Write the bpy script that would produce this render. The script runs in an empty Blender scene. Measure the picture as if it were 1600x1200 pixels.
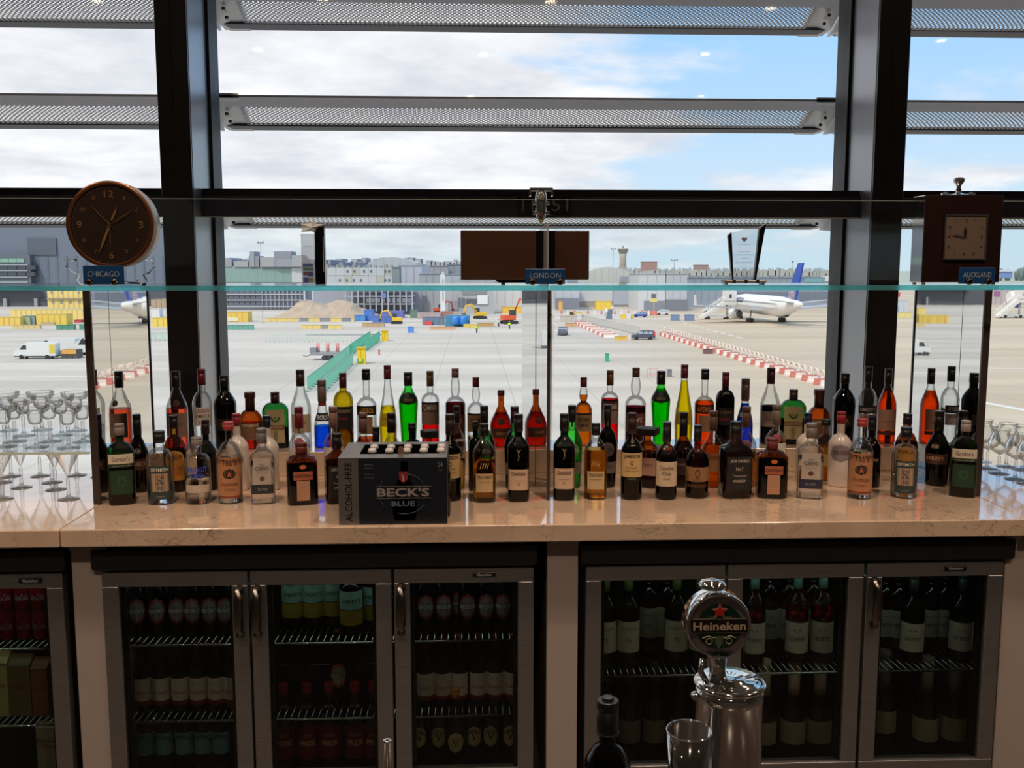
import bpy, math, random
from math import sin, cos, pi, atan2, radians, sqrt
S = bpy.context.scene
COL = S.collection
random.seed(7)

# ------------------------------------------------------------ camera, sky, sun, exposure
F = 1500.0; PIT = math.atan(.12); YAW = radians(2.4); CZ = 1.66
cam = bpy.data.cameras.new('camera'); cam.sensor_width = 36; cam.lens = 36*F/1600
cam.clip_end = 9000; cam.clip_start = .05
camo = bpy.data.objects.new('camera', cam); COL.objects.link(camo)
camo.location = (0, 0, CZ); camo.rotation_euler = (pi/2-PIT, 0, -YAW)
S.camera = camo
S.view_settings.view_transform = 'Standard'; S.view_settings.look = 'None'
S.view_settings.gamma = 1; S.view_settings.use_curve_mapping = False
S.view_settings.exposure = 0.12
cy = S.cycles
cy.max_bounces = 24; cy.transmission_bounces = 20; cy.transparent_max_bounces = 48
cy.glossy_bounces = 6; cy.diffuse_bounces = 3; cy.caustics_reflective = False; cy.caustics_refractive = False
cy.use_denoising = True; cy.sample_clamp_indirect = 6
cy.use_adaptive_sampling = True; cy.adaptive_threshold = .02

_f = (sin(YAW)*cos(PIT), cos(YAW)*cos(PIT), -sin(PIT)); _r = (cos(YAW), -sin(YAW), 0)
_u = (sin(YAW)*sin(PIT), cos(YAW)*sin(PIT), cos(PIT))
def ray(px, py):
    a = (px-800)/F; b = (600-py)/F
    return [_f[i]+a*_r[i]+b*_u[i] for i in range(3)]
def at_z(px, py, z):
    d = ray(px, py); t = (z-CZ)/d[2]; return (d[0]*t, d[1]*t, z)
def at_y(px, py, Y):
    d = ray(px, py); t = Y/d[1]; return (d[0]*t, Y, CZ+d[2]*t)

# ------------------------------------------------------------ node helpers
def srgb(r, g=None, b=None):
    if g is None: r, g, b = r
    f = lambda c: (c/255/12.92) if c/255 <= .04045 else ((c/255+.055)/1.055)**2.4
    return (f(r), f(g), f(b), 1)
class NT:
    def __init__(s, tree): s.t = tree; tree.nodes.clear()
    def n(s, typ, ins=None, **kw):
        nd = s.t.nodes.new(typ)
        for k, v in kw.items(): setattr(nd, k, v)
        for k, v in (ins or {}).items():
            if hasattr(v, 'is_output') or hasattr(v, 'links'): s.t.links.new(v, nd.inputs[k])
            else: nd.inputs[k].default_value = v
        return nd
    def math(s, op, a, b=0.0, clamp=False):
        nd = s.t.nodes.new('ShaderNodeMath'); nd.operation = op; nd.use_clamp = clamp
        for i, v in enumerate((a, b)):
            if hasattr(v, 'links'): s.t.links.new(v, nd.inputs[i])
            else: nd.inputs[i].default_value = v
        return nd.outputs[0]
    def mix(s, fac, a, b):
        nd = s.t.nodes.new('ShaderNodeMix'); nd.data_type = 'RGBA'
        for i, v in ((0, fac), (6, a), (7, b)):
            if hasattr(v, 'links'): s.t.links.new(v, nd.inputs[i])
            else: nd.inputs[i].default_value = v
        return nd.outputs[2]
    def rng(s, v, a, b, c=0.0, d=1.0, smooth=False):
        nd = s.t.nodes.new('ShaderNodeMapRange'); nd.interpolation_type = 'SMOOTHSTEP' if smooth else 'LINEAR'
        s.t.links.new(v, nd.inputs[0])
        for i, x in enumerate((a, b, c, d)): nd.inputs[i+1].default_value = x
        return nd.outputs[0]

w = bpy.data.worlds.new('sky'); S.world = w; w.use_nodes = True
T = NT(w.node_tree)
tc = T.n('ShaderNodeTexCoord').outputs['Generated']
sx = T.n('ShaderNodeSeparateXYZ', {0: tc})
zc = T.math('MAXIMUM', sx.outputs[2], 0.0)
blue = T.mix(T.rng(zc, 0.0, .30, smooth=True), srgb(204, 224, 238), srgb(150, 200, 248))
den = T.math('ADD', zc, .16)
cu = T.n('ShaderNodeCombineXYZ', {0: T.math('DIVIDE', sx.outputs[0], den), 1: T.math('DIVIDE', sx.outputs[1], den), 2: 0.0}).outputs[0]
n1 = T.n('ShaderNodeTexNoise', {'Vector': cu, 'Scale': .85, 'Detail': 7.0, 'Roughness': .56, 'Distortion': .25}).outputs[0]
n2 = T.n('ShaderNodeTexNoise', {'Vector': cu, 'Scale': 1.9, 'Detail': 5.0, 'Roughness': .6}).outputs[0]
lean = T.rng(sx.outputs[0], -.30, .42, .34, -.085)                  # the overcast thins out towards the right
cov = T.rng(T.math('ADD', n1, lean), .47, .60, 0, 1, smooth=True)
ccol = T.mix(T.rng(n2, .36, .62), srgb(212, 214, 222), srgb(244, 243, 246))
low = T.rng(zc, 0.0, .05, .55, 1.0)
sky = T.mix(T.math('MULTIPLY', cov, low), blue, ccol)
bg = T.n('ShaderNodeBackground', {'Color': sky, 'Strength': 1.1})
T.n('ShaderNodeOutputWorld', {'Surface': bg.outputs[0]})

sun = bpy.data.lights.new('sun', 'SUN'); sun.energy = 2.0; sun.angle = radians(6); sun.color = (1, .95, .88)
suno = bpy.data.objects.new('sun', sun); COL.objects.link(suno); suno.rotation_euler = (radians(40), 0, radians(-35)); suno.location = (0, -20, 60)

# ------------------------------------------------------------ materials
MATS = {}
def mat(name, col=None, rough=.5, metal=0.0, spec=.5, bump=0, bscale=50, var=0, vscale=8, stretch=None, coat=0, rgb=None):
    if name in MATS: return MATS[name]
    m = bpy.data.materials.new(name); m.use_nodes = True; T = NT(m.node_tree)
    tcn = T.n('ShaderNodeTexCoord').outputs['Object']
    if stretch: tcn = T.n('ShaderNodeMapping', {'Vector': tcn, 'Scale': stretch}).outputs[0]
    c = rgb or srgb(*col)
    cc = c
    if var:
        n = T.n('ShaderNodeTexNoise', {'Vector': tcn, 'Scale': vscale, 'Detail': 4.0}).outputs[0]
        cc = T.mix(T.rng(n, .3, .7), tuple(x*(1-var) for x in c[:3])+(1,), tuple(min(1, x*(1+var)) for x in c[:3])+(1,))
    p = T.n('ShaderNodeBsdfPrincipled', {'Base Color': cc, 'Roughness': rough, 'Metallic': metal, 'Specular IOR Level': spec, 'Coat Weight': coat})
    if bump:
        n = T.n('ShaderNodeTexNoise', {'Vector': tcn, 'Scale': bscale, 'Detail': 3.0}).outputs[0]
        b = T.n('ShaderNodeBump', {'Height': n, 'Strength': bump, 'Distance': .01})
        T.t.links.new(b.outputs[0], p.inputs['Normal'])
    T.n('ShaderNodeOutputMaterial', {'Surface': p.outputs[0]})
    MATS[name] = m; return m
def K(r, g, b, rough=.5, metal=0.0, spec=.5):
    return mat('paint_%d_%d_%d_%d_%d' % (r, g, b, rough*100, metal*100), (r, g, b), rough, metal, spec, var=.06, vscale=14)
def wall_glass(name, tint, edge, ior=1.45, frost=0.0):
    """thin wall of glass: clear where it is met face on, the longer way through it at the rims takes more light"""
    if name in MATS: return MATS[name]
    m = bpy.data.materials.new(name); m.use_nodes = True; T = NT(m.node_tree)
    fc = T.n('ShaderNodeLayerWeight', {'Blend': .5}).outputs['Facing']
    c = T.mix(T.math('POWER', fc, 3.0), tuple(tint)+(1,), tuple(edge)+(1,))
    tr = T.n('ShaderNodeBsdfTransparent', {'Color': c})
    gl = T.n('ShaderNodeBsdfGlossy', {'Color': (1, 1, 1, 1), 'Roughness': .03})
    fr = T.n('ShaderNodeFresnel', {'IOR': ior}).outputs[0]
    mx = T.n('ShaderNodeMixShader', {0: T.math('MINIMUM', fr, .6), 1: tr.outputs[0], 2: gl.outputs[0]})
    out = mx.outputs[0]
    if frost:
        df = T.n('ShaderNodeBsdfDiffuse', {'Color': (.8, .8, .8, 1)})
        out = T.n('ShaderNodeMixShader', {0: frost, 1: out, 2: df.outputs[0]}).outputs[0]
    T.n('ShaderNodeOutputMaterial', {'Surface': out})
    MATS[name] = m; return m
def liquid(name, col, ior=1.33):
    if name in MATS: return MATS[name]
    m = bpy.data.materials.new(name); m.use_nodes = True; T = NT(m.node_tree)
    g = T.n('ShaderNodeBsdfGlass', {'Color': tuple(col)+(1,), 'IOR': ior, 'Roughness': 0.0})
    T.n('ShaderNodeOutputMaterial', {'Surface': g.outputs[0]})
    MATS[name] = m; return m
def glow(name, col, s):
    if name in MATS: return MATS[name]
    m = bpy.data.materials.new(name); m.use_nodes = True; T = NT(m.node_tree)
    e = T.n('ShaderNodeEmission', {'Color': tuple(col)+(1,), 'Strength': s})
    T.n('ShaderNodeOutputMaterial', {'Surface': e.outputs[0]}); MATS[name] = m; return m

M_CLEAR = wall_glass('clear_bottle_glass', (.93, .94, .94), (.22, .24, .24))
M_GREEN = wall_glass('green_bottle_glass', (.12, .42, .16), (.0, .05, .01))
M_BGREEN = wall_glass('bright_green_bottle_glass', (.22, .85, .25), (.0, .22, .02))
M_DGREEN = wall_glass('dark_green_bottle_glass', (.035, .10, .04), (.0, .01, .0))
M_AMBER = wall_glass('amber_bottle_glass', (.62, .24, .05), (.10, .02, .0))
M_DARK = wall_glass('near_black_bottle_glass', (.03, .02, .018), (.004, .003, .003))
M_BLUE = wall_glass('blue_tinted_bottle_glass', (.75, .82, .92), (.2, .25, .35))
M_STEM = wall_glass('drinking_glass', (.95, .955, .955), (.16, .17, .18))
M_PANE = wall_glass('window_pane_glass', (.97, .98, .98), (.8, .85, .85), 1.22)
M_SCREEN = wall_glass('glass_screen', (.95, .965, .96), (.6, .7, .7), 1.3)
M_DOORG = wall_glass('fridge_door_glass', (.86, .90, .89), (.2, .25, .25), 1.3)
M_EDGE = mat('teal_glass_edge', (70, 185, 190), .15)
def _edge():
    m = MATS['teal_glass_edge']; p = [n for n in m.node_tree.nodes if n.type == 'BSDF_PRINCIPLED'][0]
    p.inputs['Transmission Weight'].default_value = .75; p.inputs['Base Color'].default_value = (.22, .86, .90, 1); p.inputs['IOR'].default_value = 1.2
_edge()
M_CHROME = mat('chrome', (225, 222, 218), .06, 1.0)
M_STEEL = mat('brushed_steel', (158, 156, 155), .38, .85, bump=.15, bscale=9, stretch=(1, 1, 40), var=.1)
M_MIRROR = mat('mirror_panel_finish', (236, 236, 234), .015, 1.0, bump=.05, bscale=2.2, stretch=(1, 1.6, .22))
M_BLACK = K(12, 12, 13, .5)
M_GLOSSBLACK = mat('gloss_black', (8, 8, 9), .12)
M_FRAME = mat('window_frame_metal', (168, 170, 176), .30, .5, bump=.03)
M_DARKFRAME = mat('dark_frame_cover', (34, 30, 32), .3)
M_CAPBLACK = K(18, 17, 18, .35)
M_PAPER = K(226, 214, 196, .7)

# ------------------------------------------------------------ mesh builder
class MB:
    def __init__(s): s.v = []; s.f = []; s.smooth = []
    def add(s, vs, fs, smooth=False):
        k = len(s.v); s.v += [tuple(v) for v in vs]; s.f += [tuple(i+k for i in f) for f in fs]; s.smooth += [smooth]*len(fs); return s
    def box(s, x0, x1, y0, y1, z0, z1, ch=0):
        if x0 > x1: x0, x1 = x1, x0
        if y0 > y1: y0, y1 = y1, y0
        if z0 > z1: z0, z1 = z1, z0
        if ch <= 0:
            vs = [(x, y, z) for x in (x0, x1) for y in (y0, y1) for z in (z0, z1)]
            return s.add(vs, [(0, 1, 3, 2), (4, 6, 7, 5), (0, 4, 5, 1), (2, 3, 7, 6), (0, 2, 6, 4), (1, 5, 7, 3)])
        c = min(ch, (x1-x0)/2.01, (y1-y0)/2.01, (z1-z0)/2.01)
        def ring(z, i): return [(x0+i+c, y0+i, z), (x1-i-c, y0+i, z), (x1-i, y0+i+c, z), (x1-i, y1-i-c, z), (x1-i-c, y1-i, z), (x0+i+c, y1-i, z), (x0+i, y1-i-c, z), (x0+i, y0+i+c, z)]
        return s.rings([ring(z0, c*.7), ring(z0+c, 0), ring(z1-c, 0), ring(z1, c*.7)])
    def rings(s, rs, smooth=False, caps=True):
        n = len(rs[0]); vs = [p for r in rs for p in r]; fs = []
        for k in range(len(rs)-1):
            for i in range(n):
                j = (i+1) % n; fs.append((k*n+i, k*n+j, (k+1)*n+j, (k+1)*n+i))
        s.add(vs, fs, smooth)
        if caps:
            k = len(s.v)-len(vs)
            s.f.append(tuple(k+i for i in range(n))[::-1]); s.f.append(tuple(k+(len(rs)-1)*n+i for i in range(n))); s.smooth += [False, False]
        return s
    def lathe(s, prof, n=20, c=(0, 0, 0), caps=True, axis='z', smooth=True):
        rs = []
        for r, h in prof:
            ring = []
            for i in range(n):
                a = 2*pi*i/n; p, q = r*cos(a), r*sin(a)
                if axis == 'z': ring.append((c[0]+p, c[1]+q, c[2]+h))
                elif axis == 'y': ring.append((c[0]+q, c[1]+h, c[2]+p))
                else: ring.append((c[0]+h, c[1]+p, c[2]+q))
            rs.append(ring)
        return s.rings(rs, smooth, caps)
    def tube(s, pts, r, n=8, closed=False):
        rs = []; m = len(pts)
        for i, p in enumerate(pts):
            a = pts[(i-1) % m] if closed or i > 0 else pts[i]; b = pts[(i+1) % m] if closed or i < m-1 else pts[i]
            d = [b[k]-a[k] for k in range(3)]; L = sqrt(sum(x*x for x in d)) or 1; d = [x/L for x in d]
            up = (0, 0, 1) if abs(d[2]) < .9 else (1, 0, 0)
            u = (d[1]*up[2]-d[2]*up[1], d[2]*up[0]-d[0]*up[2], d[0]*up[1]-d[1]*up[0]); L = sqrt(sum(x*x for x in u)); u = [x/L for x in u]
            v = (d[1]*u[2]-d[2]*u[1], d[2]*u[0]-d[0]*u[2], d[0]*u[1]-d[1]*u[0])
            rr = r[i] if isinstance(r, (list, tuple)) else r
            rs.append([tuple(p[k]+rr*(cos(2*pi*j/n)*u[k]+sin(2*pi*j/n)*v[k]) for k in range(3)) for j in range(n)])
        if closed: rs.append(rs[0])
        return s.rings(rs, True, not closed)
    def prism(s, poly, y0, y1, plane='xz'):
        n = len(poly)
        def P(a, b, d): return (a, d, b) if plane == 'xz' else ((d, a, b) if plane == 'yz' else (a, b, d))
        vs = [P(a, b, y0) for a, b in poly]+[P(a, b, y1) for a, b in poly]
        fs = [tuple(range(n))[::-1], tuple(range(n, 2*n))]+[(i, (i+1) % n, n+(i+1) % n, n+i) for i in range(n)]
        return s.add(vs, fs)
    def build(s, name, m, parent=None, loc=None, fix=True):
        me = bpy.data.meshes.new(name); me.from_pydata(s.v, [], s.f)
        me.polygons.foreach_set('use_smooth', s.smooth)
        me.materials.append(m)
        if fix:
            import bmesh
            b = bmesh.new(); b.from_mesh(me); bmesh.ops.recalc_face_normals(b, faces=b.faces); b.to_mesh(me); b.free()
        me.update()
        o = bpy.data.objects.new(name, me); COL.objects.link(o)
        if parent: o.parent = parent
        if loc: o.location = loc
        return o
def tag(o, label=None, cat=None, group=None, kind=None):
    if label: o['label'] = label
    if cat: o['category'] = cat
    if group: o['group'] = group
    if kind: o['kind'] = kind
    return o
def thing(name, label, cat, loc=(0, 0, 0), rz=0, group=None):
    o = bpy.data.objects.new(name, None); COL.objects.link(o); o.location = loc; o.rotation_euler = (0, 0, rz)
    o.empty_display_size = .05
    return tag(o, label, cat, group)
def struct(name, mb, m, parent=None):
    o = mb.build(name, m, parent)
    if not parent: o['kind'] = 'structure'
    return o
def copy_tree(o, parent=None):
    c = o.copy(); COL.objects.link(c); c.parent = parent
    for ch in list(o.children): copy_tree(ch, c)
    return c
def B(*a, ch=0): return MB().box(*a, ch=ch)

# ------------------------------------------------------------ lettering: flat glyph meshes
_TX = {}
def glyphs(s, bold=0.012):
    k = (s, bold)
    if k in _TX: return _TX[k]
    cu = bpy.data.curves.new('t', 'FONT'); cu.body = s; cu.resolution_u = 2; cu.offset = bold; cu.size = 1
    o = bpy.data.objects.new('t', cu); me = bpy.data.meshes.new_from_object(o)
    vs = [(v.co.x, v.co.y) for v in me.vertices]; fs = [tuple(p.vertices) for p in me.polygons]
    bpy.data.objects.remove(o); bpy.data.meshes.remove(me); bpy.data.curves.remove(cu)
    if vs:
        x0 = min(v[0] for v in vs); x1 = max(v[0] for v in vs); y0 = min(v[1] for v in vs); y1 = max(v[1] for v in vs)
    else: x0 = y0 = 0; x1 = y1 = 1
    _TX[k] = ([((x-(x0+x1)/2)/(x1-x0), (y-(y0+y1)/2)/(y1-y0)) for x, y in vs], fs, (x1-x0)/(y1-y0)); return _TX[k]
def text_mb(items, surf):
    """items: (text, width, height or None, centre x, centre z); surf maps (x, z) to a point"""
    mb = MB()
    for it in items:
        s, wd, ht, cx, cz = it[:5]; bold = it[5] if len(it) > 5 else .012
        vs, fs, asp = glyphs(s, bold); ht = ht or wd/asp
        mb.add([surf(cx+x*wd, cz+y*ht) for x, y in vs], fs)
    return mb
# ------------------------------------------------------------ room shell
M_FLOOR = mat('dark_floor', (70, 62, 56), .4, var=.1)
M_WALL = mat('room_wall_paint', (170, 162, 152), .8)
M_CEIL = mat('ceiling_paint', (170, 164, 158), .8)
M_PANEL = mat('pale_laminate', (176, 162, 154), .55, var=.03, vscale=3)
struct('floor', B(-6, 6, -4, 4.3, -.12, 0), M_FLOOR)
struct('ceiling', B(-6, 6, -4, 4.2, 3.3, 3.4), M_CEIL)
struct('wall_left', B(-6.1, -6, -4, 4.3, 0, 3.3), M_WALL)
struct('wall_right', B(6, 6.1, -4, 4.3, 0, 3.3), M_WALL)
struct('wall_back', B(-6, 6, -4.1, -4, 0, 3.3), M_WALL)
struct('wall_front', B(-6, 6, 4.18, 4.3, 0, .42), M_WALL)
CX = [(-4.056, -3.933), (-1.216, -1.093), (1.624, 1.752), (4.46, 4.59)]
for i, (a, b) in enumerate(CX):
    c = struct('column', B(a, b, 3.9, 4.16, 0, 3.3, ch=.004), M_FRAME)
    s = B(a-.012, b+.012, 4.16, 4.30, .42, 3.3).build('gasket_strip', M_BLACK, c)
    B(a+.001, b-.001, 3.885, 3.9, 0, 3.3, ch=.003).build('front_cover', M_DARKFRAME, c)
    B(a+.058, a+.062, 3.8835, 3.885, .42, 3.3).build('joint_line', M_BLACK, c)
bays = [(-5.99, -4.056), (-3.933, -1.216), (-1.093, 1.624), (1.752, 4.46), (4.59, 5.99)]
for i, (a, b) in enumerate(bays):
    wn = bpy.data.objects.new('window_%d' % (i+1), None); COL.objects.link(wn); wn['kind'] = 'structure'
    B(a, b, 4.0, 4.14, 1.872, 1.955, ch=.003).build('transom', mat('reflection_tinted_rail', (62, 66, 80), .25), wn)  # bluish reflection on the rail is put into its colour
    B(a, b, 4.02, 4.2, 1.955, 1.985, ch=.003).build('transom_cap', M_DARKFRAME, wn)
    B(a, b, 4.0, 4.02, 1.867, 1.872).build('bright_bead', mat('pale_bead', (225, 225, 228), .3), wn)
    B(a, b, 4.14, 4.3, 1.895, 1.95).build('outer_rail', M_BLACK, wn)
    B(a, b, 4.1, 4.25, .42, .47, ch=.003).build('sill_rail', M_DARKFRAME, wn)
    B(a, b, 4.22, 4.232, .47, 1.895).build('lower_pane', M_PANE, wn)
    B(a, b, 4.22, 4.232, 1.985, 3.3).build('upper_pane', M_PANE, wn)

# sun-shade blades outside
def perforated():
    m = bpy.data.materials.new('perforated_metal'); m.use_nodes = True; T = NT(m.node_tree)
    o = T.n('ShaderNodeSeparateXYZ', {0: T.n('ShaderNodeTexCoord').outputs['Object']})
    k = 2*pi/.011
    a = T.math('ADD', T.math('MULTIPLY', o.outputs[0], k*.5), T.math('MULTIPLY', o.outputs[2], k*1.5))
    b = T.math('SUBTRACT', T.math('MULTIPLY', o.outputs[0], k*.5), T.math('MULTIPLY', o.outputs[2], k*1.5))
    h = T.math('GREATER_THAN', T.math('ADD', T.math('SINE', a), T.math('SINE', b)), .38)
    p = T.n('ShaderNodeBsdfPrincipled', {'Base Color': srgb(176, 172, 172), 'Roughness': .5, 'Metallic': .3})
    t = T.n('ShaderNodeBsdfTransparent')
    mx = T.n('ShaderNodeMixShader', {0: h, 1: p.outputs[0], 2: t.outputs[0]})
    T.n('ShaderNodeOutputMaterial', {'Surface': mx.outputs[0]}); return m
M_PERF = perforated()
M_ALU = mat('grey_blade_metal', (226, 222, 224), .5, .3)
z2a = at_y(800, 155, 4.46)[2]; z2b = at_y(800, 206, 4.76)[2]
bayn = {0: 'far left', 1: 'left', 2: 'centre', 3: 'right', 4: 'far right'}
levn = {1: 'at the top of the {} window', 0: 'across the middle of the {} window', -1: 'just below the dark crossbar of the {} window'}
def blade_sec(t):  # 0 near upper edge, 1 far lower edge
    return 4.46+.30*t, z2a+(z2b-z2a)*t-.022*sin(pi*t)
for bi, a, b in ((1, -4.0, -1.192), (2, -1.168, 1.715), (3, 1.747, 4.5)):
    for lv in (1, 0, -1):
        t = thing('sun_louvre', 'grey perforated sun-shade louvre outside, '+levn[lv].format(bayn[bi]), 'louvre', (0, 0, lv*.463), group='perforated sun louvres outside')
        def strip(t0, t1, x0, x1, th, nm, m, n=6):
            mb = MB(); up = []; lo = []
            for i in range(n+1):
                y, z = blade_sec(t0+(t1-t0)*i/n); up.append((y, z+th)); lo.append((y, z))
            mb.prism(up+lo[::-1], x0, x1, 'yz'); return mb.build(nm, m, t)
        strip(.0, .20, a+.01, b-.01, .010, 'upper_band', M_ALU)
        mb = MB(); n = 8; vs = []
        for i in range(n+1):
            y, z = blade_sec(.20+.56*i/n); vs += [(a+.12, y, z+.004), (b-.12, y, z+.004)]
        mb.add(vs, [(2*i, 2*i+1, 2*i+3, 2*i+2) for i in range(n)], True); mb.build('perforated_sheet', M_PERF, t, fix=False)
        strip(.76, 1.0, a+.01, b-.01, .016, 'lower_band', mat('dark_blade_edge', (84, 84, 92), .5, .3))
        for sx_, e in ((1, a), (-1, b)):
            mb = MB(); poly = []
            # rounded end plate: wide at the upper edge, cut back below
            pts = [(.0, .0), (.0, .13), (1.0, .13), (1.0, .035), (.9, .012), (.7, .0)]
            vs = []; 
            for tt, dx in pts:
                y, z = blade_sec(tt); vs.append((e+sx_*(.0+dx), y, z-.004))
            vs2 = [(x, y, z+.022) for x, y, z in vs]
            nn = len(vs); mb.add(vs+vs2, [tuple(range(nn)), tuple(range(nn, 2*nn))]+[(i, (i+1) % nn, nn+(i+1) % nn, nn+i) for i in range(nn)])
            ep = mb.build('end_plate', mat('light_end_plate', (212, 210, 210), .45, .3), t)
            for tt in (.3, .5):
                y, z = blade_sec(tt); MB().lathe([(.008, -.012), (.008, .0)], 8, (e+sx_*.055, y, z-.004)).build('bolt', M_BLACK, ep)
# bracket fins between neighbouring blades
for ci, x in ((1, -1.180), (2, 1.731)):
    for lv in (1, 0, -1):
        y0, z0 = blade_sec(0); ym, zm = blade_sec(.5); y1, z1 = blade_sec(1); q = lv*.463
        t = MB().prism([(y0-.16, z0+.05+q), (y0, z0+.04+q), (ym, zm+.05+q), (y1-.03, z1+.03+q), (y1, z1-.005+q), (ym, zm-.045+q), (y0, z0-.04+q), (y0-.16, z0-.03+q)], x-.005, x+.005, 'yz').build('louvre_bracket', mat('light_end_plate', (212, 210, 210)))
        tag(t, 'pale bracket holding the sun louvres behind the %s column, %s of three' % ('left' if ci == 1 else 'right', {1: 'topmost', 0: 'middle', -1: 'lowest'}[lv]), 'bracket', 'louvre brackets')

# ------------------------------------------------------------ ceiling downlights
LP = [(-2.3, 2.2), (-.9, 2.3), (.5, 2.3), (1.9, 2.2), (-1.6, .9), (0.1, .8), (1.8, .9), (-3.6, 1.4), (3.4, 1.4), (-2.2, -.9), (0, -1.0), (2.2, -.9)]  # last three lamps, behind the camera, are added as fill light
names = ['first from the left, back row', 'second from the left, back row', 'third from the left, back row', 'fourth from the left, back row', 'left in front row', 'middle of front row', 'right in front row', 'by the left wall', 'by the right wall', 'left of the added fill row over the lounge', 'middle of the added fill row over the lounge', 'right of the added fill row over the lounge']
for (x, y), nm in zip(LP, names):
    t = thing('ceiling_light', 'small round warm recessed ceiling light, '+nm, 'light', (x, y, 3.3), group='recessed ceiling lights')
    MB().lathe([(.055, -.004), (.055, 0), (.04, 0), (.04, -.004)], 20, caps=False).build('trim_ring', M_STEEL, t)
    MB().lathe([(.035, -.003), (.035, -.001)], 16).build('lens', glow('warm_lamp_lens', (1, .74, .48), 60), t)
    L = bpy.data.lights.new('downlight', 'SPOT'); L.energy = 74; L.color = (1, .77, .58); L.spot_size = radians(105); L.spot_blend = .6; L.shadow_soft_size = .04
    lo = bpy.data.objects.new('downlight', L); COL.objects.link(lo); lo.location = (0, 0, -.02); lo.parent = t

# ------------------------------------------------------------ back bar: worktops, pillars
def stone(name, c1, c2, vein):
    m = bpy.data.materials.new(name); m.use_nodes = True; T = NT(m.node_tree)
    o = T.n('ShaderNodeTexCoord').outputs['Object']
    n = T.n('ShaderNodeTexNoise', {'Vector': o, 'Scale': 5.0, 'Detail': 6.0}).outputs[0]
    base = T.mix(T.rng(n, .35, .65), srgb(*c1), srgb(*c2))
    w = T.n('ShaderNodeTexNoise', {'Vector': o, 'Scale': 7.0, 'Detail': 6.0, 'Roughness': .68, 'Distortion': 1.6}).outputs[0]
    ln = T.rng(T.math('ABSOLUTE', T.math('SUBTRACT', w, .5)), .0, .012, 1, 0)
    g = T.n('ShaderNodeTexNoise', {'Vector': o, 'Scale': 4.0, 'Detail': 2.0}).outputs[0]
    ln = T.math('MULTIPLY', ln, T.rng(g, .45, .56))
    c = T.mix(T.math('MULTIPLY', ln, .75), base, srgb(*vein))
    p = T.n('ShaderNodeBsdfPrincipled', {'Base Color': c, 'Roughness': .12, 'Specular IOR Level': .6, 'Coat Weight': 1.0, 'Coat IOR': 1.75, 'Coat Roughness': .03})
    T.n('ShaderNodeOutputMaterial', {'Surface': p.outputs[0]}); return m
M_STONE = stone('veined_quartz', (212, 182, 156), (226, 198, 172), (92, 66, 54))
for nm, x0, x1, y1, lb in (('worktop', -1.178, 1.652, 3.63, 'long veined beige stone worktop carrying the rows of bottles'), ('worktop', -3.3, -1.181, 3.5, 'veined stone worktop under the martini glasses'), ('worktop', 1.655, 3.6, 3.5, 'veined stone worktop under the tulip glasses')):
    tag(B(x0, x1, 2.722, y1, .868, .92, ch=.003).build(nm, M_STONE), lb, 'worktop', 'stone worktops')
led = tag(B(-1.155, 1.60, 3.415, 3.625, .92, 1.008, ch=.002).build('bottle_ledge', M_STONE), 'raised stone ledge behind the bottles, below the windows', 'ledge')
for x0, x1, lb in ((-1.171, -1.068, 'pale upright panel between the left fridge and the middle fridge'), (.221, .314, 'pale upright panel between the middle fridge and the wine fridge'), (1.618, 1.74, 'pale upright panel right of the wine fridge'), (-3.3, -3.2, 'pale upright panel at the far end left of the small fridge')):
    t = thing('pillar_panel', lb, 'panel', ((x0+x1)/2, 2.77, 0), group='pale upright counter panels'); h = (x1-x0)/2
    B(-h, h, 0, .6, .0, .868, ch=.002).build('board', M_PANEL, t)
    B(-h-.002, h+.002, -.003, .0, .845, .868).build('top_strip', M_PANEL, t)
struct('wall_rear_bar', B(-3.3, 3.6, 3.47, 3.5, 0, .868), M_BLACK)

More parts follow.
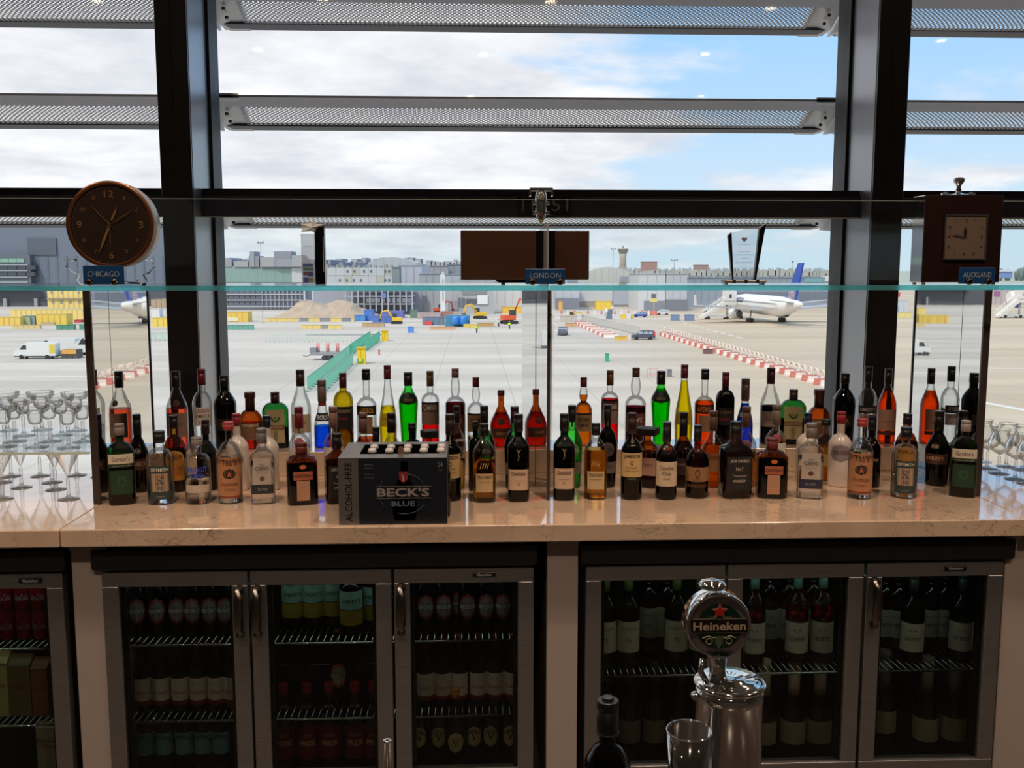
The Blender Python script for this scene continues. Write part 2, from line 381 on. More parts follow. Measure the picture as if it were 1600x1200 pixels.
# ------------------------------------------------------------ glass-door fridges
YD = 2.765
def wx(px, y=1000, Y=YD): return at_y(px, y, Y)[0]
SH = {}
def led_strip(parent, x0, x1):
    L = bpy.data.lights.new('fridge_light', 'AREA'); L.shape = 'RECTANGLE'; L.size = x1-x0-.1; L.size_y = .02; L.energy = .14*(x1-x0); L.color = (.75, 1, .88)
    o = bpy.data.objects.new('fridge_light', L); COL.objects.link(o); o.parent = parent; o.location = ((x0+x1)/2, .09, .765); 
def fridge(name, label, x0, x1, doors, shelves, badge):
    t = thing(name, label, 'fridge', (0, YD, 0))
    m = MB()
    m.box(x0, x1, .045, .60, .05, .09).box(x0, x1, .045, .60, .80, .85).box(x0, x0+.02, .045, .60, .09, .80).box(x1-.02, x1, .045, .60, .09, .80).box(x0+.02, x1-.02, .57, .60, .09, .80)
    m.build('cabinet', M_BLACK, t)
    B(x0-.006, x1+.006, -.012, .30, .788, .848, ch=.004).build('top_fascia', mat('matt_black_plastic', (22, 22, 24), .5), t)
    B(x0, x1, .05, .3, .0, .05).build('plinth', M_BLACK, t)
    for zs in shelves:
        m = MB(); n = int((x1-x0)/.022)
        m.tube([(x0+.025, .085, zs), (x1-.025, .085, zs)], .0035, 6); m.tube([(x0+.025, .5, zs), (x1-.025, .5, zs)], .003, 6)
        for i in range(n+1):
            x = x0+.03+(x1-x0-.06)*i/n; m.tube([(x, .083, zs+.003), (x, .5, zs+.003)], .0014, 4)
        m.build('wire_shelf', M_CHROME, t)
    for k, (a, b, hside) in enumerate(doors):
        d = MB(); zt = .779; zb = .07; fw = .047
        for q in ((a, b, 0, .035, zt-fw*.95, zt), (a, b, 0, .035, zb, zb+fw*1.6), (a, a+fw, 0, .035, zb+fw*1.6, zt-fw*.95), (b-fw, b, 0, .035, zb+fw*1.6, zt-fw*.95)): d.box(*q, ch=.002)
        d = d.build('door', M_STEEL, t)
        B(a+fw-.005, b-fw+.005, .012, .018, zb+.07, zt-.04).build('glass_pane', M_DOORG, d)
        g = MB()
        for q in ((a+fw, b-fw, .02, .03, zt-.052, zt-.044), (a+fw, a+fw+.012, .02, .034, zb+.07, zt-.044), (b-fw-.012, b-fw, .02, .034, zb+.07, zt-.044)): g.box(*q)
        g.build('gasket', M_BLACK, d)
        if hside:
            hx = a+.022 if hside < 0 else b-.022
            pts = [(hx, 0, .727), (hx, -.018, .722), (hx, -.028, .70), (hx, -.032, .66), (hx, -.028, .615), (hx, -.018, .592), (hx, 0, .587)]
            MB().tube(pts, [.011, .013, .014, .014, .014, .013, .011], 12).build('handle', mat('handle_metal', (120, 112, 106), .25, 1), d)
        if k == badge:
            bx = (a+b)/2+.06 if badge else b-.09
            bg = B(bx-.034, bx+.034, -.004, 0, .752, .766, ch=.002).build('maker_badge', M_CAPBLACK, d)
            text_mb([('Gamko', .045, .008, bx, .759, .03)], lambda x, z: (x, -.0048, z)).build('lettering', K(190, 188, 180), bg)
    led_strip(t, x0, x1)
    return t
zA = at_y(300, 1008, YD+.085)[2]; zB = at_y(300, 1127, YD+.085)[2]; zC = at_y(1000, 1056, YD+.085)[2]; zF1 = at_y(30, 1014, YD+.085)[2]; zF2 = at_y(30, 1134, YD+.085)[2]
fridge('bottle_fridge', 'small fridge at the far left holding red cans behind one glass door', -1.80, wx(103, 900)-.004, [(-1.79, wx(100, 900)-.006, 0)], [zF1, zF2], 0)
fridge('bottle_fridge', 'steel-framed three-door beer fridge under the middle of the worktop', wx(160)-.012, wx(836), [(wx(158, 895), wx(386, 895), 1), (wx(390, 895), wx(611, 895), -1), (wx(615, 895), wx(834, 895), -1)], [zA, zB], 2)
fridge('bottle_fridge', 'steel-framed three-door wine fridge on the right under the worktop', wx(915)-.01, wx(1572), [(wx(916, 880), wx(1134, 880), 1), (wx(1138, 880), wx(1351, 880), 0), (wx(1356, 880), wx(1569, 880), -1)], [zC], 2)

# ------------------------------------------------------------ mirror columns
def mirror_panel(label, x, y0, y1):
    t = thing('mirror_panel', label, 'mirror', (x, (y0+y1)/2, .92), group='upright mirror panels'); h = (y1-y0)/2
    B(-.008, .008, -h+.006, h-.006, .001, .673).build('mirror_sheet', M_MIRROR, t)
    B(-.011, .011, -h, -h+.009, 0, .674).build('front_edge', K(58, 48, 44, .4), t)
    B(-.011, .011, h-.006, h+.003, 0, .674).build('rear_edge', M_BLACK, t)
    for s in (-1, 1): B(s*.008, s*.0086, -h*.42, -h*.42+.0015, .002, .673).build('seam', M_BLACK, t)
mirror_panel('tall mirror panel at the left end of the bottle display', -1.186, 3.02, 3.56)
mirror_panel('tall mirror panel at the right end of the bottle display', 1.650, 3.01, 3.50)
t = thing('mirror_column', 'wedge-shaped mirror column splitting the bottle display in the middle', 'mirror', (.243, 3.02, .92))
MB().prism([(0, .004), (-.062, .44), (.055, .44)], .001, .673, 'xy').build('mirror_sheet', M_MIRROR, t)
B(-.005, .005, -.006, .006, 0, .674).build('front_edge', K(58, 48, 44, .4), t)
for s, c in ((-1, -.0282), (1, .0250)): B(c-.0008, c+.0008, .1985, .2, .001, .673).build('seam', K(70, 66, 64), t)

# ------------------------------------------------------------ upper glass shelf, screens, fin
zS0, zS1 = 1.594, 1.609
for x0, x1, lb in ((-3.3, -1.186, 'left stretch of the high glass shelf, beyond the round clock'), (-1.183, .236, 'high glass shelf between the left mirror and the middle mirror'), (.239, 1.648, 'high glass shelf between the middle mirror and the right mirror'), (1.651, 3.6, 'right stretch of the high glass shelf, beyond the square clock')):
    t = thing('glass_shelf', lb, 'shelf', ((x0+x1)/2, 2.95, zS0), group='high glass shelves'); h = (x1-x0)/2
    B(-h, h, .004, .55, 0, .015).build('pane', M_SCREEN, t)
    B(-h, h, 0, .004, 0, .015).build('polished_edge', M_EDGE, t)
for x0, x1, lb in ((-3.3, .232, 'low upright glass screen behind the round clock'), (.242, 3.6, 'low upright glass screen behind the square clock')):
    t = thing('glass_screen', lb, 'screen', ((x0+x1)/2, 3.36, zS1), group='upright glass screens'); h = (x1-x0)/2
    B(-h, h, 0, .008, 0, .287).build('pane', M_SCREEN, t); B(-h, h, 0, .008, .287, .2885).build('polished_edge', K(190, 200, 200, .2), t)
tag(B(.234, .240, 3.0, 3.352, zS1, 1.80, ch=.001).build('glass_fin', wall_glass('frosted_fin', (.62, .64, .64), (.3, .32, .32), frost=.35)), 'upright frosted glass fin behind the middle blue nameplate', 'screen')
P = lambda px, py, Y: at_y(px, py, Y)
t = thing('chrome_clamp', 'chrome clamp gripping the top of the glass fin above the box', 'clamp', (.237, 3.30, 1.86))
MB().lathe([(.006, -.045), (.014, -.03), (.02, .0), (.021, .03), (.017, .055), (.008, .068)], 16).build('clamp_body', M_CHROME, t)
B(-.04, .04, -.012, .02, .062, .072, ch=.002).build('top_plate', M_CHROME, t)
for s in (-1, 1): B(s*.04, s*.034, -.012, .02, .045, .064).build('jaw', M_CHROME, t)
for zz in (.02, -.012): MB().lathe([(.005, -.028), (.005, .028)], 10, (0, -.01, zz), axis='x').build('screw', M_CHROME, t)

# digital clock on the crossbar
p0 = P(808, 337, 3.99); p1 = P(893, 305, 3.99)
t = thing('digital_clock', 'dark digital clock reading 11:51 fixed to the window crossbar', 'clock', ((p0[0]+p1[0])/2, 4.0, (p0[2]+p1[2])/2))
hw = (p1[0]-p0[0])/2; hh = (p1[2]-p0[2])/2
B(-hw, hw, -.012, 0, -hh, hh, ch=.002).build('display', K(14, 11, 12, .3), t)
text_mb([('11', .046, .050, -.068, .002, .0), (':', .008, .034, -.006, 0, .0), ('51', .068, .050, .064, .002, .0)], lambda x, z: (x, -.0135, z)).build('digits', K(150, 142, 142), t)

# brown box clock with black middle
YC = 3.13
a = P(720, 437, YC); b = P(921, 360, YC); m0 = P(838, 400, YC)[0]; m1 = P(867, 400, YC)[0]
M_BROWN = mat('brown_lacquer', (66, 40, 28), .28, coat=.3, var=.08, vscale=2)
t = thing('box_clock', 'wide dark brown lacquered box on a black foot behind the middle nameplate', 'clock', ((a[0]+b[0])/2, YC, zS1)); cx = (a[0]+b[0])/2
z0, z1 = a[2]-zS1, b[2]-zS1
l_ = B(a[0]-cx, m0-cx, 0, .07, z0, z1, ch=.003).build('left_panel', M_BROWN, t)
B(a[0]-cx+.1, a[0]-cx+.1015, -.0008, 0, z0+.003, z1-.003).build('seam', K(40, 24, 18), l_)
B(m0-cx, m1-cx, .005, .068, z0+.001, z1-.001).build('centre_panel', M_GLOSSBLACK, t)
B(m1-cx, b[0]-cx, 0, .07, z0, z1, ch=.003).build('right_panel', M_BROWN, t)
MB().prism([(-.10, z0), (-.085, .006), (.085, .006), (.10, z0)], .012, .06).build('foot', M_GLOSSBLACK, t)
for x in (-.07, .07): B(x-.006, x+.006, .015, .055, 0, .006).build('rubber_pad', M_BLACK, t)

# blue nameplates
M_NAVY = mat('navy_plate', (14, 62, 110), .4)
def plate(label, txt, x0, x1, y0, y1, k0, k1):
    Y = 2.965; p = P(x0, y1, Y); q = P(x1, y0, Y); cx = (p[0]+q[0])/2
    t = thing('nameplate', label, 'sign', (cx, Y, zS1), group='blue city nameplates'); h = (q[0]-p[0])/2; zz = q[2]-zS1
    B(-h, h, 0, .004, .004, zz, ch=.001).build('plate', M_NAVY, t)
    text_mb([(txt, h*1.55, .016, 0, .004+(zz-.004)*.56, .0)], lambda x, z: (x, -.001, z)).build('lettering', K(150, 165, 180), t)
    for kx in (k0, k1):
        kp = P(kx, 440, Y)[0]-cx
        kn = MB().lathe([(.003, -.014), (.009, -.012), (.011, -.006), (.008, 0), (.0095, .006)], 12, (kp, 0, .0115), axis='y').build('rosette_knob', mat('bronze_knob', (96, 70, 48), .25, 1), t)
        for i in range(7):
            an = 2*pi*i/7; MB().lathe([(.001, -.003), (.003, 0), (.001, .003)], 6, (kp+.008*cos(an), -.010, .0115+.008*sin(an)), axis='y').build('petal', M_CHROME, kn)
plate('small navy nameplate reading CHICAGO below the round clock', 'CHICAGO', 130, 193, 415, 436, 141, 180)
plate('small navy nameplate reading LONDON in front of the brown box', 'LONDON', 821, 883, 420, 438, 832, 875)
plate('small navy nameplate reading AUCKLAND below the square clock', 'AUCKLAND', 1498, 1556, 418, 437, 1513, 1543)

# round clock
Yk = 3.06; c = P(172, 351, Yk); rr = (P(243, 351, Yk)[0]-P(101, 351, Yk)[0])/2
t = thing('round_clock', 'round copper-rimmed clock with dark face and gold numerals on an acrylic stand', 'clock', (c[0], Yk, c[2]), rz=0)
rr *= .97
MB().lathe([(rr*.9, -.002), (rr*.985, -.006), (rr, 0), (rr, .006)], 48, axis='y', caps=False).build('rim', mat('copper_rim', (150, 96, 66), .3, .9), t)
MB().lathe([(rr*.99, .004), (rr*.99, .066), (rr*.94, .072)], 48, axis='y').build('case', mat('pale_case', (196, 190, 184), .35, .4), t)
MB().lathe([(rr*.905, .0005), (rr*.905, .003)], 48, axis='y').build('face', mat('brown_black_face', (38, 26, 20), .35), t)
M_GOLD = mat('gold_numeral', (168, 128, 84), .35, .6)
nums = []
for i, s in enumerate(('12', '1', '2', '3', '4', '5', '6', '7', '8', '9', '10', '11')):
    an = radians(90-30*i); big = s in ('12', '3', '6', '9'); h_ = .021 if big else .011
    nums.append((s, h_*(.25 if s == '1' else .62 if s == '11' else .62*len(s))*1.1, h_, rr*.70*cos(an), rr*.70*sin(an), .0))
text_mb(nums, lambda x, z: (x, -.0002, z)).build('numerals', M_GOLD, t)
mk = MB()
for i in range(60):
    an = 2*pi*i/60; x, z = rr*.85*cos(an), rr*.85*sin(an); mk.box(x-.0009, x+.0009, -.0006, .0004, z-.0009, z+.0009)
mk.build('minute_marks', M_GOLD, t)
def hand(nm, an, L, w_, tail=.15, m=M_GOLD, y=-.003):
    an = radians(an); d = (sin(an), cos(an)); n_ = (d[1], -d[0])
    poly = [(-d[0]*L*tail+n_[0]*w_*.5, -d[1]*L*tail+n_[1]*w_*.5), (d[0]*L*.55+n_[0]*w_, d[1]*L*.55+n_[1]*w_), (d[0]*L, d[1]*L), (d[0]*L*.55-n_[0]*w_, d[1]*L*.55-n_[1]*w_), (-d[0]*L*tail-n_[0]*w_*.5, -d[1]*L*tail-n_[1]*w_*.5)]
    MB().prism(poly, y, y+.001).build(nm, m, t)
hand('hour_hand', 24, rr*.46, .0035); hand('minute_hand', 203, rr*.72, .004); hand('second_hand', 180, rr*.52, .0008, y=-.005)
hand('alarm_hand', 317, rr*.62, .0008, y=-.004); hand('dial_hand', 58, rr*.72, .0007, y=-.0045)
zb = zS1-c[2]
acr = wall_glass('clear_acrylic', (.97, .97, .97), (.55, .55, .55))
for s in (-1, 1):
    p = [(s*rr*.78, -.008, zb+.078), (s*rr*.96, -.012, zb+.076), (s*rr*1.0, -.012, zb+.058), (s*rr*.86, -.010, zb+.04), (s*rr*.72, -.008, zb+.032), (s*rr*.80, -.004, zb+.014), (s*rr*.74, .0, zb+.003), (s*rr*.60, .004, zb+.003), (s*rr*.5, .02, zb+.02), (s*rr*.5, .06, zb+.004)]
    MB().tube(p, .0032, 8).build('stand_leg', liquid('clear_acrylic_rod', (.98, .98, .98), 1.46), t)
MB().tube([(-rr*.6, .004, zb+.006), (0, -.004, zb+.01), (rr*.6, .004, zb+.006)], .003, 8).build('stand_bar', liquid('clear_acrylic_rod', (.98, .98, .98), 1.46), t)

# square clock
Yk = 3.02; a = P(1440, 436, Yk); b = P(1569, 305, Yk); cx = (a[0]+b[0])/2; hw = (b[0]-a[0])/2
a2 = P(1432, 436, Yk)
t = thing('square_clock', 'square brown clock with chrome sides and a knob on top, near the right edge', 'clock', (cx, Yk, zS1))
z0, z1 = .008, b[2]-zS1
B(-hw, hw, .003, .085, z0, z1, ch=.002).build('case', M_CHROME, t)
B(-hw, hw, 0, .004, z0, z1, ch=.001).build('front_board', mat('dark_red_brown', (34, 19, 16), .22, var=.1, vscale=3), t)
p = P(1474, 404, Yk); q = P(1541, 337, Yk); dx0, dx1, dz0, dz1 = p[0]-cx, q[0]-cx, p[2]-zS1, q[2]-zS1
fr = MB()
for k in ((dx0-.004, dx1+.004, -.006, 0, dz1, dz1+.004), (dx0-.004, dx1+.004, -.006, 0, dz0-.004, dz0), (dx0-.004, dx0, -.006, 0, dz0, dz1), (dx1, dx1+.004, -.006, 0, dz0, dz1)): fr.box(*k)
fr.build('dial_frame', M_CHROME, t)
B(dx0, dx1, -.003, 0, dz0, dz1).build('dial', mat('dial_face', (104, 88, 78), .2), t)
mx_, mz_ = (dx0+dx1)/2, (dz0+dz1)/2; R_ = (dx1-dx0)/2*.80; nums = []
for i, s in enumerate(('12', '1', '2', '3', '4', '5', '6', '7', '8', '9', '10', '11')):
    an = radians(90-30*i); k = 1/max(abs(cos(an)), abs(sin(an))); nums.append((s, .010*(.22 if s == '1' else .45 if s == '11' else .55*len(s)), .010, mx_+R_*k*cos(an), mz_+R_*k*sin(an), .0))
text_mb(nums, lambda x, z: (x, -.0036, z)).build('numerals', M_CAPBLACK, t)
def hand2(nm, an, L, w_):
    an = radians(an); d = (sin(an), cos(an)); n_ = (d[1], -d[0])
    MB().prism([(mx_+n_[0]*w_*.4, mz_+n_[1]*w_*.4), (mx_+d[0]*L*.6+n_[0]*w_, mz_+d[1]*L*.6+n_[1]*w_), (mx_+d[0]*L, mz_+d[1]*L), (mx_+d[0]*L*.6-n_[0]*w_, mz_+d[1]*L*.6-n_[1]*w_), (mx_-n_[0]*w_*.4, mz_-n_[1]*w_*.4)], -.0062, -.005).build(nm, M_CAPBLACK, t)
hand2('hour_hand', -5, .032, .004); hand2('minute_hand', 281, .045, .0016)
kp = P(1498, 300, Yk+.04)[0]-cx
MB().lathe([(.036, 0), (.030, .004), (.012, .008), (.007, .014), (.010, .02), (.006, .026), (.008, .034), (.016, .044), (.018, .052), (.012, .058)], 20, (kp, .042, z1)).build('top_knob', M_CHROME, t)
for s in (-1, 1): MB().tube([(kp+s*.03, .042, z1+.003), (kp+s*.04, .042, z1+.01), (kp+s*.055, .042, z1+.006)], .0035, 8).build('scroll', M_CHROME, t)
for x in (-hw+.012, hw-.012):
    for y in (.012, .075): MB().lathe([(.006, 0), (.006, .008)], 10, (x, y, 0)).build('foot', M_CHROME, t)

# crystal award with star top
Y = 3.22; a = P(472, 442, Y); b = P(506, 351, Y); mid = P(492, 400, Y)[0]; cx = mid; top = b[2]-zS1
t = thing('star_award', 'tall crystal award with a faceted star on top, left of the brown box', 'award', (cx, Y, zS1))
B(a[0]-cx, -.002, 0, .012, 0, top-.03, ch=.001).build('front_plate', wall_glass('award_glass', (.90, .93, .97), (.4, .45, .5), frost=.3), t)
rb = MB().prism([(0, 0), (b[0]-cx, 0), (b[0]-cx, top-.004), (0, top-.012)], .002, .03).build('dark_side', M_GLOSSBLACK, t)
B(b[0]-cx-.005, b[0]-cx-.003, .0005, .002, .04, top-.04).build('highlight_bevel', K(150, 150, 155, .1), rb)
pr = MB(); x0 = a[0]-cx+.004
for i, (cc, zz0, zz1) in enumerate(((150, .0, .0), )): pass
w_ = -x0-.006
for nm, c_, q0, q1, xa, xb in (('print_teal', (96, 170, 205), .058, .068, 0, 1), ('print_green', (178, 200, 160), .045, .056, 0, 1), ('print_red', (206, 120, 140), .030, .042, 0, .5), ('print_blue', (92, 110, 190), .026, .042, .5, 1), ('print_yellow', (226, 208, 120), .008, .022, .5, 1), ('print_violet', (120, 130, 215), .006, .024, 0, .5)):
    B(x0+w_*xa, x0+w_*xb, -.0012, -.0002, q0, q1).build(nm, wall_glass('film_'+nm, tuple(v**2.2 for v in (c_[0]/255, c_[1]/255, c_[2]/255)), (.1, .1, .1), frost=.1), t)
text_mb([('UNITED', w_*.8, .004, x0+w_/2, .125, 0)], lambda x, z: (x, -.001, z)).build('lettering', K(120, 140, 160), t)
sp = P(490, 340, Y); stx = sp[0]-cx; stz = sp[2]-zS1
st = MB(); c0 = (stx-.004, -.012, stz-.033)
pts = [(stx, stz), (stx+.008, stz-.02), (b[0]-cx, stz-.022), (stx+.012, stz-.035), (stx+.006, stz-.052), (stx-.008, stz-.044), (a[0]-cx, stz-.046), (a[0]-cx+.005, stz-.032), (a[0]-cx-.002, stz-.020), (stx-.010, stz-.018)]
n_ = len(pts); st.add([(x, 0.006, z) for x, z in pts]+[c0, (c0[0], .028, c0[2])], [(i, (i+1) % n_, n_) for i in range(n_)]+[((i+1) % n_, i, n_+1) for i in range(n_)]); st.build('faceted_star', wall_glass('star_crystal', (.96, .95, .86), (.5, .5, .54), frost=.6), t)

# flared crystal plaque
Y = 3.22; q = lambda x, y: P(x, y, Y); bx = q(1163, 440)[0]
t = thing('plaque_award', 'clear flared glass plaque with black edges and grey lettering on a low metal base', 'award', (bx, Y, zS1))
def L(x, y): p = q(x, y); return (p[0]-bx, p[2]-zS1)
MB().prism([L(1143, 438), L(1138, 372), L(1145, 364), L(1165, 358), L(1188, 353), L(1197, 351), L(1180, 438)], 0, .012).build('glass_plate', wall_glass('plaque_glass', (.93, .95, .98), (.5, .55, .6), frost=.10), t)
MB().prism([L(1146, 437), L(1144, 437), L(1138, 368), L(1143, 363)], -.002, .016).build('left_black_edge', M_GLOSSBLACK, t)
MB().prism([L(1181, 437), L(1178, 437), L(1187, 357), L(1197, 349)], -.002, .016).build('right_black_edge', M_GLOSSBLACK, t)
b0 = L(1130, 440); b1 = L(1195, 435)
B(b0[0], b1[0], -.02, .035, .004, .014, ch=.003).build('base', M_STEEL, t)
for x in (-.04, 0, .04): B(x-.005, x+.005, -.022, .037, .003, .015).build('base_clip', M_BLACK, t)
for x in (b0[0]+.008, b1[0]-.008): B(x-.005, x+.005, -.01, .025, 0, .004).build('foot', M_CHROME, t)
lines = []
for s, w_, y, h_ in (('United Kingdom', .045, 382, .0035), ('United Club', .036, 393, .004), ('Customer Satisfaction', .062, 398, .004), ('Award', .018, 403, .0035), ('Best Overall 2017', .056, 410, .0045), ('2017', .016, 419, .004)):
    X, Z = L(1163, y); lines.append((s, w_, h_, X, Z, 0))
text_mb(lines, lambda x, z: (x, -.0006, z)).build('lettering', K(120, 122, 132), t)
X, Z = L(1163, 374); hp = []
for i in range(20):
    a_ = 2*pi*i/20; hp.append((X+.0006*16*sin(a_)**3, Z+.0006*(13*cos(a_)-5*cos(2*a_)-2*cos(3*a_)-cos(4*a_))))
MB().prism(hp, -.0008, 0).build('heart_emblem', K(130, 112, 118), t)

# ------------------------------------------------------------ lower glass shelves with cocktail glasses at the left
zL = 1.09
t = thing('glass_shelf', 'lower glass shelf at the left carrying the margarita glasses', 'shelf', (-2.2, 3.02, zL-.008))
B(-1.0, 1.0, 0, .5, 0, .008).build('pane', M_SCREEN, t); B(-1.0, 1.0, -.003, 0, 0, .008).build('polished_edge', K(205, 222, 220, .2), t)
for x in (-.98, -.3, .4, .99):
    for y in (.46,): MB().lathe([(.007, -.162), (.007, 0)], 10, (x, y, 0)).build('post', M_CHROME, t)
ORD = ['first', 'second', 'third', 'fourth', 'fifth', 'sixth', 'seventh', 'eighth', 'ninth', 'tenth', 'eleventh', 'twelfth', 'thirteenth', 'fourteenth', 'fifteenth', 'sixteenth', 'seventeenth', 'eighteenth', 'nineteenth', 'twentieth']
def stemware(kind, label, loc, h, r, rf, group):
    if kind == 'margarita': bw = [(.05, .54), (.28, .55), (.42, .60), (.48, .70), (.50, .80), (.80, .835), (.95, .89), (1.0, 1.0)]
    elif kind == 'martini': bw = [(.05, .48), (.09, .50), (.40, .70), (1.0, 1.0)]
    elif kind == 'flute': bw = [(.2, .10), (.3, .25), (.36, .6), (.42, 1.0)]
    else: bw = [(.06, .42), (.30, .46), (.78, .54), (.96, .62), (.97, .70), (.82, .82), (.66, .90), (.70, .96), (.80, 1.0)]
    t = thing(kind+'_glass', label, 'glass', loc, group=group)
    MB().lathe([(rf, 0), (rf, .0015), (rf*.6, .004), (.008, .009), (.0055, .018), (.005, h*.2), (.0055, h*(bw[0][1]-.05)), (.004, h*bw[0][1]-.004)], 20).build('foot_and_stem', M_STEM, t)
    pr = [(r*a, h*b) for a, b in bw]
    MB().lathe(pr, 24, caps=False).build('bowl', M_STEM, t)
    MB().lathe([(r*bw[-1][0]-.0006, h-.0006), (r*bw[-1][0]+.0006, h-.0006), (r*bw[-1][0]+.0006, h+.0006), (r*bw[-1][0]-.0006, h+.0006), (r*bw[-1][0]-.0006, h-.0006)], 24, caps=False).build('rim', mat('bright_glass_rim', (215, 218, 220), .1), t)
    return t
def rank(pts, txt):
    """left-to-right wording for look-alikes of one row"""
    o = sorted(range(len(pts)), key=lambda i: pts[i][0]); return {i: txt.format(ORD[k]) for k, i in enumerate(o)}
rows = {'front row': [(57.5, 699), (107.6, 700), (8, 698)], 'second row': [(79, 690), (130.5, 690.5), (24, 690)], 'third row': [(37.6, 681), (97, 680)], 'back row': [(66, 672), (120, 673), (12, 673)]}
for rn_, pts in rows.items():
    lab = rank(pts, 'clear margarita glass with a stepped bowl, {} from the left in the '+rn_)
    for i, (x, y) in enumerate(pts): stemware('margarita', lab[i], at_z(x, y, zL), .138, .0465, .036, 'margarita glasses on the left glass shelf')
stemware('flute', 'slim straight clear glass beside the left mirror on the glass shelf', at_z(144, 681, zL), .105, .02, .024, 'margarita glasses on the left glass shelf')
rows = {'front row': [(107.6, 780), (4, 780)], 'second row': [(87.5, 765), (34, 762)], 'third row': [(81.4, 754), (3.5, 754)], 'back row': [(63, 744), (17.5, 744.5), (120, 743), (157, 745)]}
for rn_, pts in rows.items():
    lab = rank(pts, 'clear martini glass under the glass shelf, {} from the left in the '+rn_)
    for i, (x, y) in enumerate(pts): stemware('martini', lab[i], at_z(x, y, .92), .155, .043, .034, 'martini glasses under the left glass shelf')
lab = ['tulip glass nearest the right mirror, on the stone worktop', 'tulip glass second from the right mirror, front row', 'tulip glass third from the right mirror, front row', 'tulip glass at the right edge, in front', 'tulip glass in the back row behind the second front one', 'tulip glass at the right end of the back row', 'tulip glass at the very back by the right mirror']
for i, (x, y) in enumerate([(1542, 732), (1560, 740), (1586, 749), (1606, 756), (1572, 729), (1597, 734), (1534, 722)]):
    stemware('tulip', 'clear stemmed '+lab[i], at_z(x, y, .92), .165, .043, .036, 'tulip glasses on the right worktop')
# ------------------------------------------------------------ bottles
# hs shoulder, hn neck start, hc cap start, rn neck radius, q roundness of the shoulder, p body section (2 round, more = squarer), rb foot radius, nb neck bulb, rc cap radius, d depth
TY = {
 'cognac': dict(hs=.50, hn=.76, hc=.79, rn=.37, q=.25), 'sambuca': dict(hs=.56, hn=.72, hc=.80, rn=.38, q=.7, rb=.86),
 'coffee': dict(hs=.60, hn=.78, hc=.86, rn=.37, q=.5, rb=.9), 'drambuie': dict(hs=.50, hn=.68, hc=.66, rn=.40, q=.75, rc=.48),
 'herbal': dict(hs=.66, hn=.82, hc=.80, rn=.30, q=.9, p=5, d=.62, rc=.34), 'pastis': dict(hs=.50, hn=.80, hc=.79, rn=.38, q=.1),
 'blue': dict(hs=.28, hn=.68, hc=.68, rn=.44, q=0, rc=.50), 'sherry': dict(hs=.62, hn=.76, hc=.80, rn=.34, q=.9, nb=.04),
 'aperitif': dict(hs=.54, hn=.64, hc=.86, rn=.34, q=.7, rc=.42), 'tall': dict(hs=.26, hn=.86, hc=.83, rn=.36, q=0, rc=.40, rb=.94),
 'melon': dict(hs=.60, hn=.82, hc=.82, rn=.38, q=0, rb=.74, rc=.44), 'bitter': dict(hs=.62, hn=.71, hc=.80, rn=.34, q=.8, rc=.40),
 'fruitcup': dict(hs=.54, hn=.64, hc=.88, rn=.34, q=.7, nb=.14, rc=.36), 'comfort': dict(hs=.52, hn=.64, hc=.86, rn=.33, q=.7, nb=.16, rc=.38),
 'orange': dict(hs=.36, hn=.72, hc=.90, rn=.27, q=.3, rc=.32), 'cream': dict(hs=.46, hn=.70, hc=.74, rn=.38, q=.4, rb=.86, rc=.40),
 'kahlua': dict(hs=.52, hn=.74, hc=.84, rn=.36, q=.7), 'wine': dict(hs=.52, hn=.70, hc=.80, rn=.33, q=.5, rc=.40),
 'rum_white': dict(hs=.56, hn=.70, hc=.84, rn=.34, q=.6), 'bacardi': dict(hs=.54, hn=.68, hc=.74, rn=.36, q=.7, rc=.42),
 'vermouth': dict(hs=.50, hn=.72, hc=.80, rn=.33, q=.7, rb=.84, rc=.38), 'amaretto': dict(hs=.60, hn=.78, hc=.88, rn=.26, q=.3, p=5, d=.8, rc=.66),
 'berry': dict(hs=.46, hn=.68, hc=.68, rn=.33, q=.2, rc=.36), 'spiced': dict(hs=.50, hn=.70, hc=.74, rn=.34, q=.3, rc=.40),
 'whiskey': dict(hs=.54, hn=.70, hc=.76, rn=.36, q=.6, rc=.42), 'malt': dict(hs=.62, hn=.74, hc=.80, rn=.36, q=.4, p=3, rc=.42),
 'blend': dict(hs=.62, hn=.80, hc=.84, rn=.33, q=.5, p=3.2, rc=.38), 'rye': dict(hs=.56, hn=.71, hc=.74, rn=.34, q=.55, rc=.40),
 'bourbon': dict(hs=.46, hn=.68, hc=.78, rn=.27, q=.75, rc=.33, rb=.95), 'square': dict(hs=.62, hn=.76, hc=.78, rn=.34, q=.25, p=7, rc=.40),
 'triple': dict(hs=.68, hn=.80, hc=.80, rn=.34, q=.85, p=6, rc=.39), 'tequila': dict(hs=.62, hn=.76, hc=.80, rn=.36, q=.15, p=5, d=.8, rc=.42),
 'vodka': dict(hs=.54, hn=.76, hc=.90, rn=.27, q=.75, rc=.42), 'gin': dict(hs=.62, hn=.76, hc=.84, rn=.33, q=.85, rc=.44),
 'stout': dict(hs=.62, hn=.76, hc=.88, rn=.36, q=.9, rc=.42), 'green_gin': dict(hs=.64, hn=.78, hc=.86, rn=.32, q=.8, p=3.4, d=.8, rc=.38),
 'beer': dict(hs=.52, hn=.78, hc=.94, rn=.42, q=.3, rc=.46), 'cellar': dict(hs=.60, hn=.76, hc=.80, rn=.36, q=.5, rc=.38), 'sparkling': dict(hs=.46, hn=.80, hc=.62, rn=.36, q=.1, rc=.44),
}
WH = (232, 222, 206); CRM = (206, 184, 152); DKB = (60, 30, 20)
